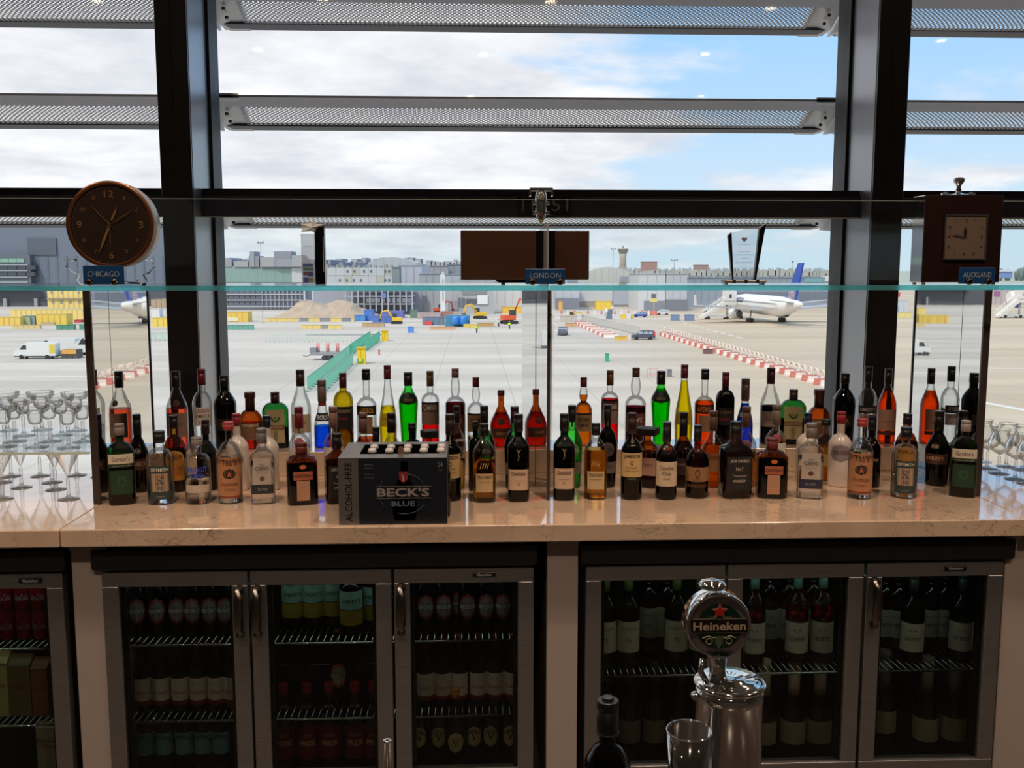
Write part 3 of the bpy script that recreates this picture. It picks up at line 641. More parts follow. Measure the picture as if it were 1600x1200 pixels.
class Bot:
    def __init__(s, ty, R, H):
        s.R, s.H = R, H; g = TY[ty]
        s.hs, s.hn, s.hc, s.rn, s.q = g['hs'], g['hn'], g['hc'], g['rn'], g['q']
        s.p, s.rb, s.nb, s.d = g.get('p', 2), g.get('rb', 1), g.get('nb', 0), g.get('d', 1); s.rc = g.get('rc', s.rn*1.1)
    def r(s, h):
        if h < .02: k = .90+.10*sqrt(max(0, 1-(1-h/.02)**2))
        else: k = 1
        if h <= s.hs: return s.R*k*(s.rb+(1-s.rb)*min(1, (h/s.hs)**1.2))
        if h <= s.hn:
            t = (h-s.hs)/(s.hn-s.hs); f = (1-s.q)*.5*(1+cos(pi*t))+s.q*sqrt(max(0, 1-t*t)); return s.R*(s.rn+(1-s.rn)*f)
        u = (h-s.hn)/(max(.01, s.hc-s.hn)); return s.R*(s.rn+(s.nb*sin(pi*min(1, u)) if u < 1 else 0))
    def pp(s, h):
        if h <= s.hs: return s.p
        if h >= s.hn: return 2
        return s.p+(2-s.p)*((h-s.hs)/(s.hn-s.hs))**.7
    def dd(s, h):
        if h <= s.hs: return s.d
        if h >= s.hn: return 1
        return s.d+(1-s.d)*((h-s.hs)/(s.hn-s.hs))
    def ring(s, h, n, k=1, off=0):
        p, r, d = s.pp(h), s.r(h)*k-off, s.dd(h); out = []
        for i in range(n):
            a = 2*pi*(i+.5)/n; c_, s_ = cos(a), sin(a); g = (abs(c_)**p+abs(s_)**p)**(-1/p); out.append((r*g*c_, r*g*s_*d, h*s.H))
        return out
    def hts(s, a, b):
        L = [0, .008, .02, s.hs*.5, s.hs]+[s.hs+(s.hn-s.hs)*i/7 for i in range(1, 8)]+[s.hn+(s.hc-s.hn)*i/4 for i in range(1, 5)]+[s.hc]
        L = sorted(set(round(x, 4) for x in L if a < x < b)); return [a]+L+[b]
    def surf(s, x, z, off=.0004):
        h = z/s.H; r = s.r(h); p = s.pp(h); u = min(.985, abs(x)/r); y = -(r*s.dd(h))*(1-u**p)**(1/p)
        return (x, y-off, z)
def bottle(ty, label, R, H, loc, rz, glass, liq, lvl, cap, labels=(), group=None, name='liquor_bottle', cat='bottle', n=24, capw=None):
    s = Bot(ty, R, H); t = thing(name, label, cat, loc, rz, group); top = max(s.hc+.03, .9) if s.hc > .9 else s.hc+.02
    if glass is not None: MB().rings([s.ring(h, n) for h in s.hts(0, top)], True).build('glass_body', glass, t)
    if liq: 
        hh = [h for h in s.hts(.014, lvl) if h <= lvl]
        MB().rings([s.ring(h, n, .93) for h in hh], True).build('contents', liq, t)
    rc = s.rc*R
    if capw: rc = capw
    c0, c1 = s.hc*H, H; L = c1-c0
    if ty == 'amaretto': B(-R*.66, R*.66, -R*.55, R*.55, c0, c1, ch=.002).build('square_stopper', K(*cap), t)
    else:
        mid = c0+L*.72
        pr = [(rc*.93, c0), (rc, c0+.001), (rc, mid-.0012), (rc*.93, mid-.0006), (rc*.93, mid+.0006), (rc, mid+.0012), (rc, c1-.0015), (rc*.9, c1)]
        if ty == 'drambuie': pr = [(rc*.88, c0), (rc*.85, c0+L*.66), (rc, c0+L*.72), (rc, c1-.003), (rc*.92, c1)]
        if ty == 'beer': pr = [(rc*.9, c0), (rc, c0+.001), (rc, c0+L*.5), (rc*.8, c1)]
        MB().lathe(pr, 18).build('cap', K(*cap, .35), t)
    for lb in labels:
        h0, h1, fw, col, txts = lb[:5]; nm = lb[5] if len(lb) > 5 else 'label'
        par = t
        if col:
            mb = MB(); nx, nz = 12, 4 if h1 > s.hs else 1; vs = []; a = math.asin(min(.98, fw)) if s.pp(h0) < 2.6 else None
            oval = nm in ('oval_label', 'medallion')
            nz = 10 if oval else nz
            for j in range(nz+1):
                z = (h0+(h1-h0)*j/nz)*H; r = s.r(z/H); w_ = 1.0
                if oval: w_ = max(.03, sqrt(max(0, 1-(2*j/nz-1)**2)))
                for i in range(nx+1):
                    u = (2*i/nx-1)*w_; x = r*sin(a*u) if a else r*fw*u; vs.append(s.surf(x, z))
            mb.add(vs, [(j*(nx+1)+i, j*(nx+1)+i+1, (j+1)*(nx+1)+i+1, (j+1)*(nx+1)+i) for j in range(nz) for i in range(nx)], True)
            par = mb.build(nm, K(*col, .6), t, fix=False)
        bycol = {}
        for tx in txts: bycol.setdefault(tx[3], []).append(tx)
        for c_, L_ in bycol.items():
            its = [(x[0], min(x[1], 1.8)*R, x[4]*H if len(x) > 4 and x[4] else None, 0, x[2]*H, .0 if len(x) < 6 else x[5]) for x in L_]
            text_mb(its, lambda x, z: s.surf(x, z, .0008)).build('lettering', K(*c_, .6), par, fix=False)
    return t
LQ = {k: liquid('liquid_'+k, v) for k, v in dict(orange=(1, .22, .03), rose=(1, .34, .2), red=(1, .02, .04), green=(.08, .85, .05), yellow=(.95, .82, .03), olive=(.62, .42, .02), blue=(.02, .25, .95), amber=(.85, .36, .04), gold=(.92, .60, .16), darkred=(.16, .01, .015), brown=(.22, .05, .015), dark=(.02, .008, .006), clear=(.96, .97, .97), pale=(.9, .8, .45), dgreen=(.02, .06, .02), pink=(.9, .42, .25), cyanblue=(.01, .18, .8)).items()}
YA = 3.515; ZA = 1.008
def rot(x, y, k=.75): return -atan2(x, y)*k
def row_a(px, top, w_, ty, label, glass, liq, lvl, cap, labels=(), r=0, capw=None):
    X, Y, Z = P(px, 700, YA); X = P(px, 700, YA)[0]; H = P(px, top, YA-.01)[2]-ZA
    bottle(ty, label+', on ledge', w_/2/F*YA*1.0, H, (X, YA, ZA), rot(X, YA)+r, glass, liq, lvl, cap, labels, 'bottles in the back row on the ledge')
def row_f(px, base, top, w_, ty, label, glass, liq, lvl, cap, labels=(), r=0, g='bottles in the front row', capw=None):
    X, Y, _ = at_z(px, base, .92); R = w_/2/F*(Y*1.02); d = TY[ty].get('d', 1)
    Y += R*d; X = X*(Y/(Y-R*d)); H = P(px, top, Y)[2]-.92
    bottle(ty, label, R, H, (X, Y, .92), rot(X, Y)+r, glass, liq, lvl, cap, labels, g, capw=capw)
def tx(s, w_, h, c=(40, 30, 26), z=None, b=.0): return (s, w_, h, c, z, b)
lines = lambda h0, h1, n, c=(110, 95, 82), w_=1.0: [tx('_'*1+'-'*0+'. . . . . . .', w_, h0+(h1-h0)*i/max(1, n-1), c, .006) for i in range(n)]

CG = [(.16, .47, .93, (190, 152, 136), [tx('courvoisier', 1.1, .33, (120, 70, 60), .02)]), (.56, .64, .36, (120, 92, 76), [], 'medallion')]
row_a(279, 580, 33, 'cognac', 'clear bottle of pale orange brandy with a round neck seal, beside left mirror', M_CLEAR, LQ['rose'], .52, (28, 20, 18), CG)
row_a(1383, 576, 29, 'cognac', 'tall clear bottle full of orange brandy, beside the right mirror', M_CLEAR, LQ['orange'], .70, (40, 22, 22), [(.18, .46, .93, (198, 150, 128), [tx('courvoisier', 1.1, .30, (120, 70, 60), .02)]), (.12, .17, .93, (90, 48, 34), [])])
SB = lambda a, b: [(.30, .53, .9, (236, 226, 222), [tx(a, 1.35, .485, (150, 20, 40), .045, .01), tx(b, 1.4, .42, (60, 20, 30), .045, .01), tx('Extra', .6, .34, (90, 30, 40), .03)])]
row_a(319, 577, 31, 'sambuca', 'clear bottle with a dark red cap and white label', M_CLEAR, LQ['clear'], .30, (110, 16, 30), SB('LUXARDO', 'SAMBUCA'))
row_a(1352, 573, 29, 'sambuca', 'clear bottle with a black and tan cap and a black banded label', M_CLEAR, LQ['clear'], .45, (22, 20, 22), [(.40, .50, .95, (30, 28, 32), [tx('RAMAZZOTTI', 1.5, .45, (220, 215, 215), .05, .01)]), (.24, .39, .95, (200, 190, 190), [tx('SAMBUCA', 1.4, .36, (130, 30, 50), .045, .01)]), (.82, .92, .2, (190, 176, 160), [])])
for px, tp, lb in ((354, 587, 'black coffee liqueur bottle between the sambuca bottle and a brown one'), (1316, 584, 'black coffee liqueur bottle right of the brown jug-shaped one')):
    row_a(px, tp, 35, 'coffee', lb, M_DARK, LQ['dark'], .7, (16, 12, 12), [(.26, .42, .7, (40, 20, 16), [tx('TIA', .8, .34, (170, 130, 80), .06)])])
for px, tp, lb, lv in ((393, 613, 'squat brown bottle with a lipped cap, left of the green square bottle', .45), (1277, 609, 'squat brown bottle with a lipped cap, right of the green square bottle', .35)):
    row_a(px, tp, 36, 'drambuie', lb, M_AMBER, LQ['orange'] if lv > .4 else LQ['brown'], lv, (84, 34, 30), [(.16, .46, .95, (130, 90, 66), [tx('. . . . .', .9, .22, (80, 50, 40), .02)]), (.38, .47, .96, (40, 26, 22), [tx('DRAMBUIE', 1.45, .425, (220, 196, 160), .055, .01)])])
JL = [(.10, .70, .70, (176, 160, 116), [tx('O', .75, .56, (50, 90, 40), .18, .03), tx('V', .3, .56, (50, 90, 40), .08, .02)]), (.34, .42, .70, (170, 56, 36), [tx('Jagermeister', 1.2, .38, (230, 200, 170), .05)]), (.12, .32, .60, (196, 176, 138), lines(.16, .28, 3))]
row_a(432, 613, 40, 'herbal', 'flat-sided green herbal liqueur bottle with a stag-head style label, left half', M_GREEN, LQ['dgreen'], .35, (50, 26, 22), JL)
row_a(1237, 609, 40, 'herbal', 'flat-sided green herbal liqueur bottle with a framed label, right half', M_GREEN, LQ['dgreen'], .45, (60, 36, 26), JL)
row_a(472, 578, 31, 'pastis', 'clear bottle, nearly empty, with a dark brown cap and cream label', M_CLEAR, None, 0, (48, 26, 22), [(.20, .44, .9, (196, 176, 146), [tx('Lillet', 1.0, .34, (120, 90, 60), .05)])])
row_a(1201, 575, 31, 'pastis', 'clear bottle half full of black liqueur with a dark brown cap', M_CLEAR, LQ['dark'], .50, (56, 24, 28), [(.24, .44, .9, (150, 130, 118), [tx('Cassis', 1.0, .34, (80, 40, 40), .05)])])
BL = [(.40, .52, .93, (44, 40, 46), [tx('BOLS', 1.2, .455, (220, 220, 226), .065, .02)])]
row_a(505, 594, 27, 'blue', 'slender clear bottle with a little bright blue liqueur left in it', M_CLEAR, LQ['blue'], .32, (112, 92, 84), BL+[(.62, .76, .99, (130, 40, 36), [], 'neck_label')])
row_a(1162, 592, 27, 'blue', 'slender bottle filled with bright blue liqueur', M_CLEAR, LQ['cyanblue'], .62, (96, 66, 60), [(.66, .79, .99, (120, 36, 36), [], 'neck_label')]+BL)
row_a(538, 583, 31, 'sherry', 'olive green sherry bottle with a dark red cap and black label', wall_glass('olive_bottle_glass', (.72, .60, .08), (.2, .14, .0)), LQ['olive'], .30, (70, 16, 24), [(.26, .56, .95, (26, 18, 18), [tx('COCKBURNS', 1.4, .50, (200, 180, 140), .04), tx('Ruby', .9, .40, (170, 40, 40), .05)])])
row_a(1131, 582, 30, 'sherry', 'near black sherry bottle with a dark red cap', M_DARK, LQ['dark'], .7, (84, 16, 28), [(.28, .52, .95, (20, 16, 16), [tx('COCKBURNS', 1.4, .46, (150, 130, 100), .04), tx('RESERVE', 1.1, .36, (150, 30, 40), .04)])])
AP = lambda c: [(.42, .54, .96, (30, 22, 24), [tx('APEROL', 1.5, .48, c, .07, .015)]), (.18, .40, .60, (150, 112, 84), lines(.22, .36, 3))]
row_a(574, 577, 31, 'aperitif', 'clear bottle almost empty of orange aperitif, with a black cap', M_CLEAR, LQ['orange'], .12, (28, 24, 24), AP((220, 170, 60)))
row_a(1099, 577, 31, 'aperitif', 'clear bottle nearly full of red-orange aperitif, with a black cap', M_CLEAR, LQ['orange'], .58, (24, 16, 20), AP((230, 120, 50)))
GL = [(.26, .42, .8, (186, 160, 40), [tx('Limoncello', 1.2, .36, (150, 60, 30), .04)])]
row_a(607, 571, 28, 'tall', 'tall tapering bottle with bright yellow liqueur up to its shoulder', M_CLEAR, LQ['yellow'], .50, (96, 30, 36), GL)
row_a(1067, 570, 29, 'tall', 'tall tapering bottle full to the neck of yellow liqueur', M_CLEAR, LQ['yellow'], .80, (92, 28, 40), GL)
ML = [(.58, .74, .95, (14, 16, 14), [tx('MIDORI', .9, .64, (170, 160, 90), .035)], 'oval_label')]
row_a(639, 582, 31, 'melon', 'bright green melon liqueur bottle, left half', M_BGREEN, LQ['green'], .70, (20, 16, 18), ML)
row_a(1031, 580, 31, 'melon', 'bright green melon liqueur bottle, right half', M_BGREEN, LQ['green'], .76, (34, 16, 20), ML)
CP = [(.30, .58, .97, (146, 118, 108), [tx('o', .25, .36, (170, 60, 50), .06)]), (.47, .60, .97, (60, 36, 38), [tx('CAMPARI', 1.5, .53, (220, 205, 195), .075, .02)])]
row_a(673, 580, 28, 'bitter', 'clear bottle a third full of red bitter, with a brown cap', M_CLEAR, LQ['red'], .32, (106, 76, 44), CP)
row_a(952, 579, 28, 'bitter', 'clear bottle nearly full of red bitter, with a brown cap', M_CLEAR, LQ['red'], .62, (100, 66, 42), CP)
PM = [(.18, .42, .93, (110, 60, 56), [tx("PIMM'S", 1.2, .34, (220, 190, 160), .06, .01)])]
row_a(712, 576, 32, 'fruitcup', 'tall bulb-necked bottle of dark red fruit liqueur, left half', M_CLEAR, LQ['darkred'], .56, (122, 84, 76), PM)
row_a(992, 575, 33, 'fruitcup', 'tall bulb-necked bottle of dark red fruit liqueur, right half', M_CLEAR, LQ['darkred'], .50, (96, 62, 50), PM)
SC = [(.22, .46, .95, (150, 120, 84), [tx('SOUTHERN', 1.3, .39, (40, 26, 22), .055, .02), tx('COMFORT', 1.25, .31, (40, 26, 22), .055, .02)]), (.46, .49, .95, (60, 30, 26), [])]
row_a(744, 590, 28, 'comfort', 'clear bulb-necked whiskey liqueur bottle, nearly empty', M_CLEAR, LQ['pale'], .14, (110, 28, 34), SC)
row_a(911, 590, 28, 'comfort', 'bulb-necked whiskey liqueur bottle full of amber, just right of middle mirror', M_CLEAR, LQ['amber'], .74, (100, 26, 32), SC)
row_a(783, 610, 35, 'orange', 'round-bodied long-necked orange liqueur bottle, just left of middle mirror', M_AMBER, LQ['orange'], .60, (110, 50, 30), [(.16, .34, .9, (96, 50, 34), [tx('GRAND', .9, .25, (220, 170, 110), .05)]), (.40, .52, .4, (90, 24, 20), [], 'medallion'), (.80, .88, .2, (130, 110, 90), [], 'neck_label')])

# middle row
gb = 'bottles in the middle row'
def row_b(*a, **k): row_f(*a, g=gb, **k)
IC = [(.30, .44, .93, (84, 52, 44), [tx('BAILEYS', 1.4, .38, (220, 170, 130), .05, .01)]), (.50, .58, .4, (30, 22, 20), [tx('RB', .5, .54, (190, 160, 110), .04)], 'medallion')]
row_b(219, 771, 647, 31, 'cream', 'near black cream liqueur bottle behind the square green gin bottle, left end', M_DARK, LQ['dark'], .6, (18, 16, 18), IC)
row_b(1462, 761, 642, 38, 'cream', 'near black cream liqueur bottle left of the green gin bottle, right end', M_DARK, LQ['dark'], .6, (16, 14, 16), IC, r=-.35)
KH = [(.30, .56, .8, (200, 140, 60), [tx('KAHLUA', 1.3, .47, (60, 26, 20), .06, .01)], 'oval_label'), (.16, .36, .9, (176, 120, 40), [tx('LICOR DE', 1.2, .31, (170, 40, 30), .04), tx('CAFE', 1.0, .25, (170, 40, 30), .05)]), (.76, .83, .4, (180, 150, 60), [], 'neck_label')]
row_b(276, 770, 649, 35, 'kahlua', 'amber coffee liqueur bottle with a gold label behind the apothecary gin, left half', M_AMBER, LQ['brown'], .55, (24, 20, 22), KH)
row_b(1413, 757, 646, 35, 'kahlua', 'amber coffee liqueur bottle behind the apothecary gin, right half', M_AMBER, LQ['brown'], .6, (28, 22, 26), KH)
row_b(325, 768, 656, 30, 'wine', 'dark green wine bottle behind the round-shouldered vodka, left half', M_DGREEN, LQ['dark'], .5, (30, 14, 18))
row_b(1358, 763, 650, 31, 'wine', 'dark wine bottle with gold script just right of the brown-labelled vodka', M_DARK, LQ['darkred'], .5, (30, 10, 22), [(.30, .50, .93, None, [tx('Malmsey', 1.4, .40, (190, 150, 90), .06)])])
MW = mat('white_bottle_finish', (222, 206, 196), .25)
row_b(373, 768, 646, 34, 'rum_white', 'opaque white coconut rum bottle with a red cap, left half', MW, None, 0, (140, 36, 44), [(.34, .50, .6, (170, 150, 146), [tx('ARCHERS', 1.0, .42, (120, 40, 60), .05)], 'oval_label')])
row_b(1310, 762, 643, 36, 'rum_white', 'opaque white schnapps bottle with a red cap and silver round label', MW, None, 0, (156, 34, 46), [(.34, .58, .8, (150, 140, 142), [tx('ARCHERS', 1.35, .47, (110, 40, 60), .06, .01)], 'oval_label')])
row_b(420, 768, 649, 34, 'rum_white', 'pearly white bottle with a navy cap, behind the silver tequila, left half', MW, LQ['pale'], .0001 if 0 else .3, (26, 26, 44), [(.3, .5, .8, (210, 190, 176), [])])
row_b(1259, 755, 645, 34, 'rum_white', 'pearly white bottle with a navy cap, behind the silver tequila, right half', MW, LQ['pale'], .3, (26, 26, 60), [(.3, .5, .8, (210, 190, 176), [])])
BC = [(.30, .52, .93, (226, 220, 210), [tx('BACARDI', 1.5, .38, (40, 30, 34), .07, .02), tx('Superior', .9, .33, (90, 60, 50), .03)]), (.52, .64, .5, (150, 60, 60), [], 'medallion'), (.68, .755, .30, (130, 100, 60), [], 'neck_label')]
row_b(470, 765, 636, 32, 'bacardi', 'clear white rum bottle behind the first square dark orange liqueur, left half', M_CLEAR, LQ['clear'], .4, (112, 26, 36), BC)
row_b(523, 766, 635, 31, 'bacardi', 'clear white rum bottle half hidden by the beer carton and the black-labelled bourbon', M_CLEAR, LQ['clear'], .4, (130, 96, 84), BC)
row_b(1210, 756, 632, 32, 'bacardi', 'clear white rum bottle behind the square dark orange liqueur, right half', M_CLEAR, LQ['clear'], .4, (128, 108, 96), BC)
row_b(569, 766, 645, 34, 'spiced', 'clear bottle with orange liquid and a brown cap poking up behind the carton, leftmost there', M_CLEAR, LQ['orange'], .60, (106, 74, 60))
row_b(589, 768, 667, 26, 'whiskey', 'black-capped bottle rising behind the carton between two clear ones', M_DARK, None, 0, (18, 16, 18))
row_b(613, 766, 645, 34, 'spiced', 'clear bottle with a black cap behind the carton, in front of the tall yellow bottle', M_CLEAR, LQ['gold'], .50, (24, 18, 18))
row_b(645, 768, 661, 30, 'stout', 'dark bottle with a tall black cap behind the carton, in front of the green bottle', M_DGREEN, LQ['dark'], .5, (14, 13, 15))
AM = [(.22, .52, .8, (176, 132, 112), [tx('DISARONNO', 1.3, .40, (60, 30, 26), .05)])]
row_b(672, 769, 672, 36, 'amaretto', 'amaretto bottle with a square black stopper behind the right side of the carton', M_AMBER, LQ['amber'], .55, (20, 17, 17), AM, r=.4)
row_b(1010, 763, 668, 50, 'amaretto', 'amaretto bottle with a square black stopper between the green-glass and the cream-labelled whiskies', M_AMBER, LQ['brown'], .58, (18, 16, 16), AM, r=-.35)
VL = lambda c, s, g2: [(.38, .56, .66, c, [tx('MARTINI', 1.1, .47, g2, .05, .01)], 'oval_label'), (.18, .32, .9, (120, 108, 100), [tx(s, 1.1, .26, (60, 40, 40), .03)]), (.74, .80, .34, (90, 80, 70), [], 'neck_label')]
row_b(714, 766, 634, 30, 'vermouth', 'tall clear vermouth bottle with a black cap just right of the carton', M_CLEAR, LQ['pale'], .35, (20, 20, 24), [(.36, .54, .66, (110, 104, 100), [tx('EXTRA', 1.0, .45, (40, 40, 40), .05)], 'oval_label'), (.64, .70, .6, None, [tx('ROYAL BOMBAY', 1.6, .60, (220, 220, 220), .03)])])
row_b(757, 766, 634, 34, 'vermouth', 'green vermouth bottle behind the pale whisky with the small square label, left half', M_GREEN, LQ['dark'], .5, (22, 20, 24), VL((60, 60, 56), 'ROSSO', (200, 190, 170)))
row_b(743, 768, 658, 22, 'stout', 'small dark bottle with a black cap squeezed beside the green vermouth, left half', M_DARK, None, 0, (20, 18, 18))
row_b(804, 766, 635, 34, 'vermouth', 'dark red vermouth in green glass behind the first dark green malt bottle', M_GREEN, LQ['dark'], .62, (48, 20, 28), VL((70, 30, 36), 'ROSSO', (200, 190, 170)))
row_b(893, 764, 633, 34, 'vermouth', 'bright green glass vermouth bottle behind the second malt bottle, right of middle mirror', M_BGREEN, LQ['clear'], .3, (26, 28, 30), VL((96, 140, 90), 'EXTRA DRY', (230, 230, 210)))
row_b(948, 763, 632, 32, 'vermouth', 'near black vermouth bottle with a round grey label, right half', M_DARK, LQ['dark'], .6, (36, 26, 28), VL((96, 84, 84), 'ROSSO', (40, 30, 34)))
row_b(1066, 763, 644, 36, 'berry', 'dark purple liqueur bottle with a long black cap between the rye and the bourbon', M_AMBER, LQ['darkred'], .60, (18, 13, 18), [(.18, .40, .93, (40, 22, 26), [tx('CHAMBORD', 1.3, .32, (140, 110, 90), .04)])])
row_b(1112, 763, 642, 32, 'spiced', 'amber spiced rum bottle with a brown cap behind the round-bodied bourbon', M_CLEAR, LQ['amber'], .56, (92, 62, 46), [(.22, .46, .9, (150, 100, 60), [tx('CAPTAIN', 1.1, .40, (90, 30, 24), .05)])])
row_b(1163, 763, 635, 34, 'spiced', 'clear bottle with a brown cap and brown seal behind the black-labelled bourbon, right half', M_CLEAR, LQ['gold'], .45, (96, 66, 52), [(.50, .60, .5, (110, 60, 46), [], 'medallion')])
row_b(1287, 752, 655, 34, 'vodka', 'pale yellow spirit bottle with a black cap behind the white schnapps', M_CLEAR, LQ['gold'], .55, (18, 20, 22), [(.25, .45, .8, (200, 170, 110), [])], capw=.0165)

# front row
GG = [(.52, .64, .9, (206, 200, 180), [tx("Gordon's", 1.3, .58, (90, 40, 36), .06, .005)]), (.475, .515, .9, (24, 50, 34), [tx('LONDON DRY GIN', 1.3, .495, (190, 190, 170), .016)]), (.14, .44, .8, (20, 56, 32), [tx('o', .7, .30, (34, 76, 46), .14, .02)])]
row_f(192, 790, 662, 40, 'green_gin', 'square-shouldered green gin bottle with a white band and grey cap, leftmost of the front row', M_GREEN, LQ['dgreen'], .55, (128, 116, 112), GG, r=.1)
row_f(1503, 778, 657, 40, 'green_gin', 'square-shouldered green gin bottle with a white band, rightmost of the front row', M_GREEN, LQ['dgreen'], .40, (150, 140, 138), GG, r=-.1)
SP_ = [(.08, .54, .76, (38, 58, 58), [tx('SIPSMITH', 1.25, .49, (210, 210, 196), .045, .012), tx('LONDON', .6, .12, (150, 150, 140), .02)]), (.19, .44, .60, (176, 148, 124), [tx('S', .5, .34, (60, 80, 80), .12, .03), tx('o', .35, .24, (60, 80, 90), .05, .03), tx('~', .6, .40, (90, 70, 60), .02, .02)], 'picture_label')]
row_f(253, 790, 673, 41, 'gin', 'clear apothecary-shaped gin bottle with a dark teal picture label, left half', M_CLEAR, LQ['clear'], .28, (16, 16, 18), SP_)
row_f(1411, 780, 667, 40, 'gin', 'clear apothecary-shaped gin bottle with a dark teal picture label, right half', M_CLEAR, LQ['clear'], .34, (14, 14, 16), SP_)
row_f(311, 789, 683, 40, 'stout', 'round-shouldered clear vodka bottle with blue lettering and a grey cap', M_CLEAR, LQ['clear'], .40, (132, 124, 120), [(.3, .6, .8, None, [tx('ABSOLUT', 1.5, .535, (40, 70, 190), .085, .03), tx('VODKA', 1.0, .44, (40, 70, 190), .08, .03)]), (.18, .30, .86, (190, 176, 164), lines(.21, .28, 3))])
TT = [(.08, .58, .93, (176, 124, 88), [tx("Tito's", 1.2, .52, (80, 34, 24), .085, .005), tx('Handmade', 1.3, .25, (110, 40, 28), .05), tx('VODKA', .9, .18, (110, 60, 40), .03)]), (.31, .44, .50, (40, 22, 18), [tx('A', .3, .375, (196, 110, 70), .07, .04)], 'oval_label'), (.075, .10, .93, (170, 60, 40), [])]
row_f(361, 788, 659, 38, 'vodka', 'clear vodka bottle with a tan paper label and red cap, left half', M_CLEAR, LQ['clear'], .55, (164, 60, 58), TT)
row_f(1342, 781, 654, 38, 'vodka', 'clear vodka bottle with a tan paper label and red cap, right half', M_CLEAR, LQ['clear'], .60, (168, 58, 58), TT)
CU = lambda c: [(.27, .62, .72, (178, 168, 160), [tx('Jose', .4, .53, (90, 70, 60), .03), tx('CUERVO', 1.1, .48, (60, 50, 44), .055, .015), tx('Especial', .8, .42, (120, 100, 90), .02)]), (.14, .265, .9, c, [tx('SILVER', .8, .20, (150, 150, 150), .03)]), (.31, .38, .2, (120, 50, 36), [], 'medallion')]
row_f(412, 788, 669, 37, 'tequila', 'clear faceted silver tequila bottle with a grey cap, left half', M_CLEAR, LQ['clear'], .55, (108, 102, 104), CU((40, 44, 48)))
row_f(1264, 780, 661, 40, 'tequila', 'clear faceted silver tequila bottle with a grey cap, right half', M_CLEAR, LQ['clear'], .55, (120, 108, 104), CU((40, 42, 66)))
CO = [(.42, .56, .62, (168, 92, 64), [tx('COINTREAU', 1.15, .49, (70, 20, 16), .05, .01)]), (.08, .41, .42, (178, 132, 104), lines(.14, .36, 5, (120, 70, 50), .6)), (.60, .67, .22, (200, 104, 50), [], 'medallion')]
row_f(473, 790, 691, 47, 'triple', 'squat square dark amber orange liqueur bottle with an orange label, left half', M_AMBER, LQ['dark'], .62, (100, 40, 34), CO, r=.12)
row_f(1204, 780, 684, 46, 'triple', 'squat square dark amber orange liqueur bottle with an orange label, right half', M_AMBER, LQ['dark'], .62, (104, 42, 40), CO, r=.1)
JD = [(.11, .56, .86, (24, 22, 22), [tx('JACK DANIELS', 1.3, .50, (196, 186, 172), .05, .015), tx('No.7', .5, .40, (180, 172, 160), .045, .01), tx('Tennessee', 1.0, .31, (170, 160, 150), .035), tx('WHISKEY', .9, .24, (190, 182, 170), .035, .01), tx('. . . . . . .', 1.0, .17, (120, 112, 104), .008)]), (.805, .86, .25, (40, 38, 38), [], 'neck_label')]
row_f(528, 788, 677, 37, 'square', 'square black-labelled bourbon bottle tucked against the left side of the beer carton', M_AMBER, LQ['brown'], .60, (16, 14, 15), JD, r=.2)
row_f(1147, 780, 658, 46, 'square', 'square black-labelled bourbon bottle between the round bourbon and the orange liqueur', M_AMBER, LQ['brown'], .66, (16, 14, 15), JD, r=.25)
JM = [(.27, .55, .95, (206, 176, 122), [tx('JAMESON', 1.45, .505, (36, 34, 26), .055, .02), tx('O', .3, .435, (110, 40, 34), .06, .03), tx('IRISH WHISKEY', 1.1, .38, (110, 50, 40), .02), tx('TRIPLE DISTILLED', 1.2, .34, (90, 60, 50), .015)]), (.66, .80, .16, (90, 76, 60), [], 'neck_label'), (.22, .28, .8, None, [tx('TRIPLE', .8, .25, (140, 140, 110), .02)])]
row_f(704, 784, 647, 34, 'whiskey', 'dark green whiskey bottle with cream label peeping out right of the beer carton', M_DGREEN, LQ['dgreen'], .6, (38, 22, 22), JM)
row_f(986, 782, 645, 34, 'whiskey', 'dark green whiskey bottle with a cream label and a seal hanging at its neck', M_DGREEN, LQ['dgreen'], .6, (40, 22, 22), JM)
TE = [(.14, .38, .74, (196, 170, 128), [tx("TEACHER'S", 1.25, .33, (60, 40, 30), .045, .012), tx('HIGHLAND CREAM', 1.0, .27, (120, 90, 70), .015)]), (.42, .55, .6, None, [tx('////', .8, .48, (214, 170, 90), .07)])]
row_f(757, 786, 662, 36, 'blend', 'pale amber whisky bottle half empty with a small cream label, left of middle mirror', M_CLEAR, LQ['gold'], .56, (18, 15, 16), TE)
row_f(930, 781, 661, 36, 'blend', 'golden whisky bottle with a small cream label, right of middle mirror', M_CLEAR, LQ['gold'], .66, (16, 14, 15), TE)
GF = [(.14, .38, .93, (204, 176, 152), [tx('Glenfiddich', 1.3, .33, (60, 34, 30), .045, .01), tx('_________', 1.0, .25, (150, 110, 90), .004), tx('12', .3, .21, (130, 80, 60), .03)]), (.50, .62, .5, None, [tx('Y', .4, .57, (150, 130, 90), .08, .0), tx('/', .2, .51, (150, 130, 90), .05, .0)]), (.84, .90, .2, (70, 24, 44), [], 'medallion')]
row_f(810, 785, 647, 34, 'malt', 'dark green malt whisky bottle with a stag mark, left of the middle mirror', M_DGREEN, LQ['dgreen'], .60, (14, 14, 17), GF)
row_f(881, 783, 646, 34, 'malt', 'dark green malt whisky bottle with a stag mark, right of the middle mirror', M_DGREEN, LQ['dgreen'], .60, (14, 14, 17), GF)
row_f(1040, 782, 659, 34, 'rye', 'dark whisky bottle with a large cream label in dark script', M_AMBER, LQ['dark'], .6, (24, 18, 22), [(.18, .50, .95, (206, 186, 160), [tx('Canadian', 1.25, .42, (40, 30, 34), .055, .005), tx('Club', .8, .35, (40, 30, 34), .055, .005), tx('1858', .6, .28, (150, 60, 50), .03)])])
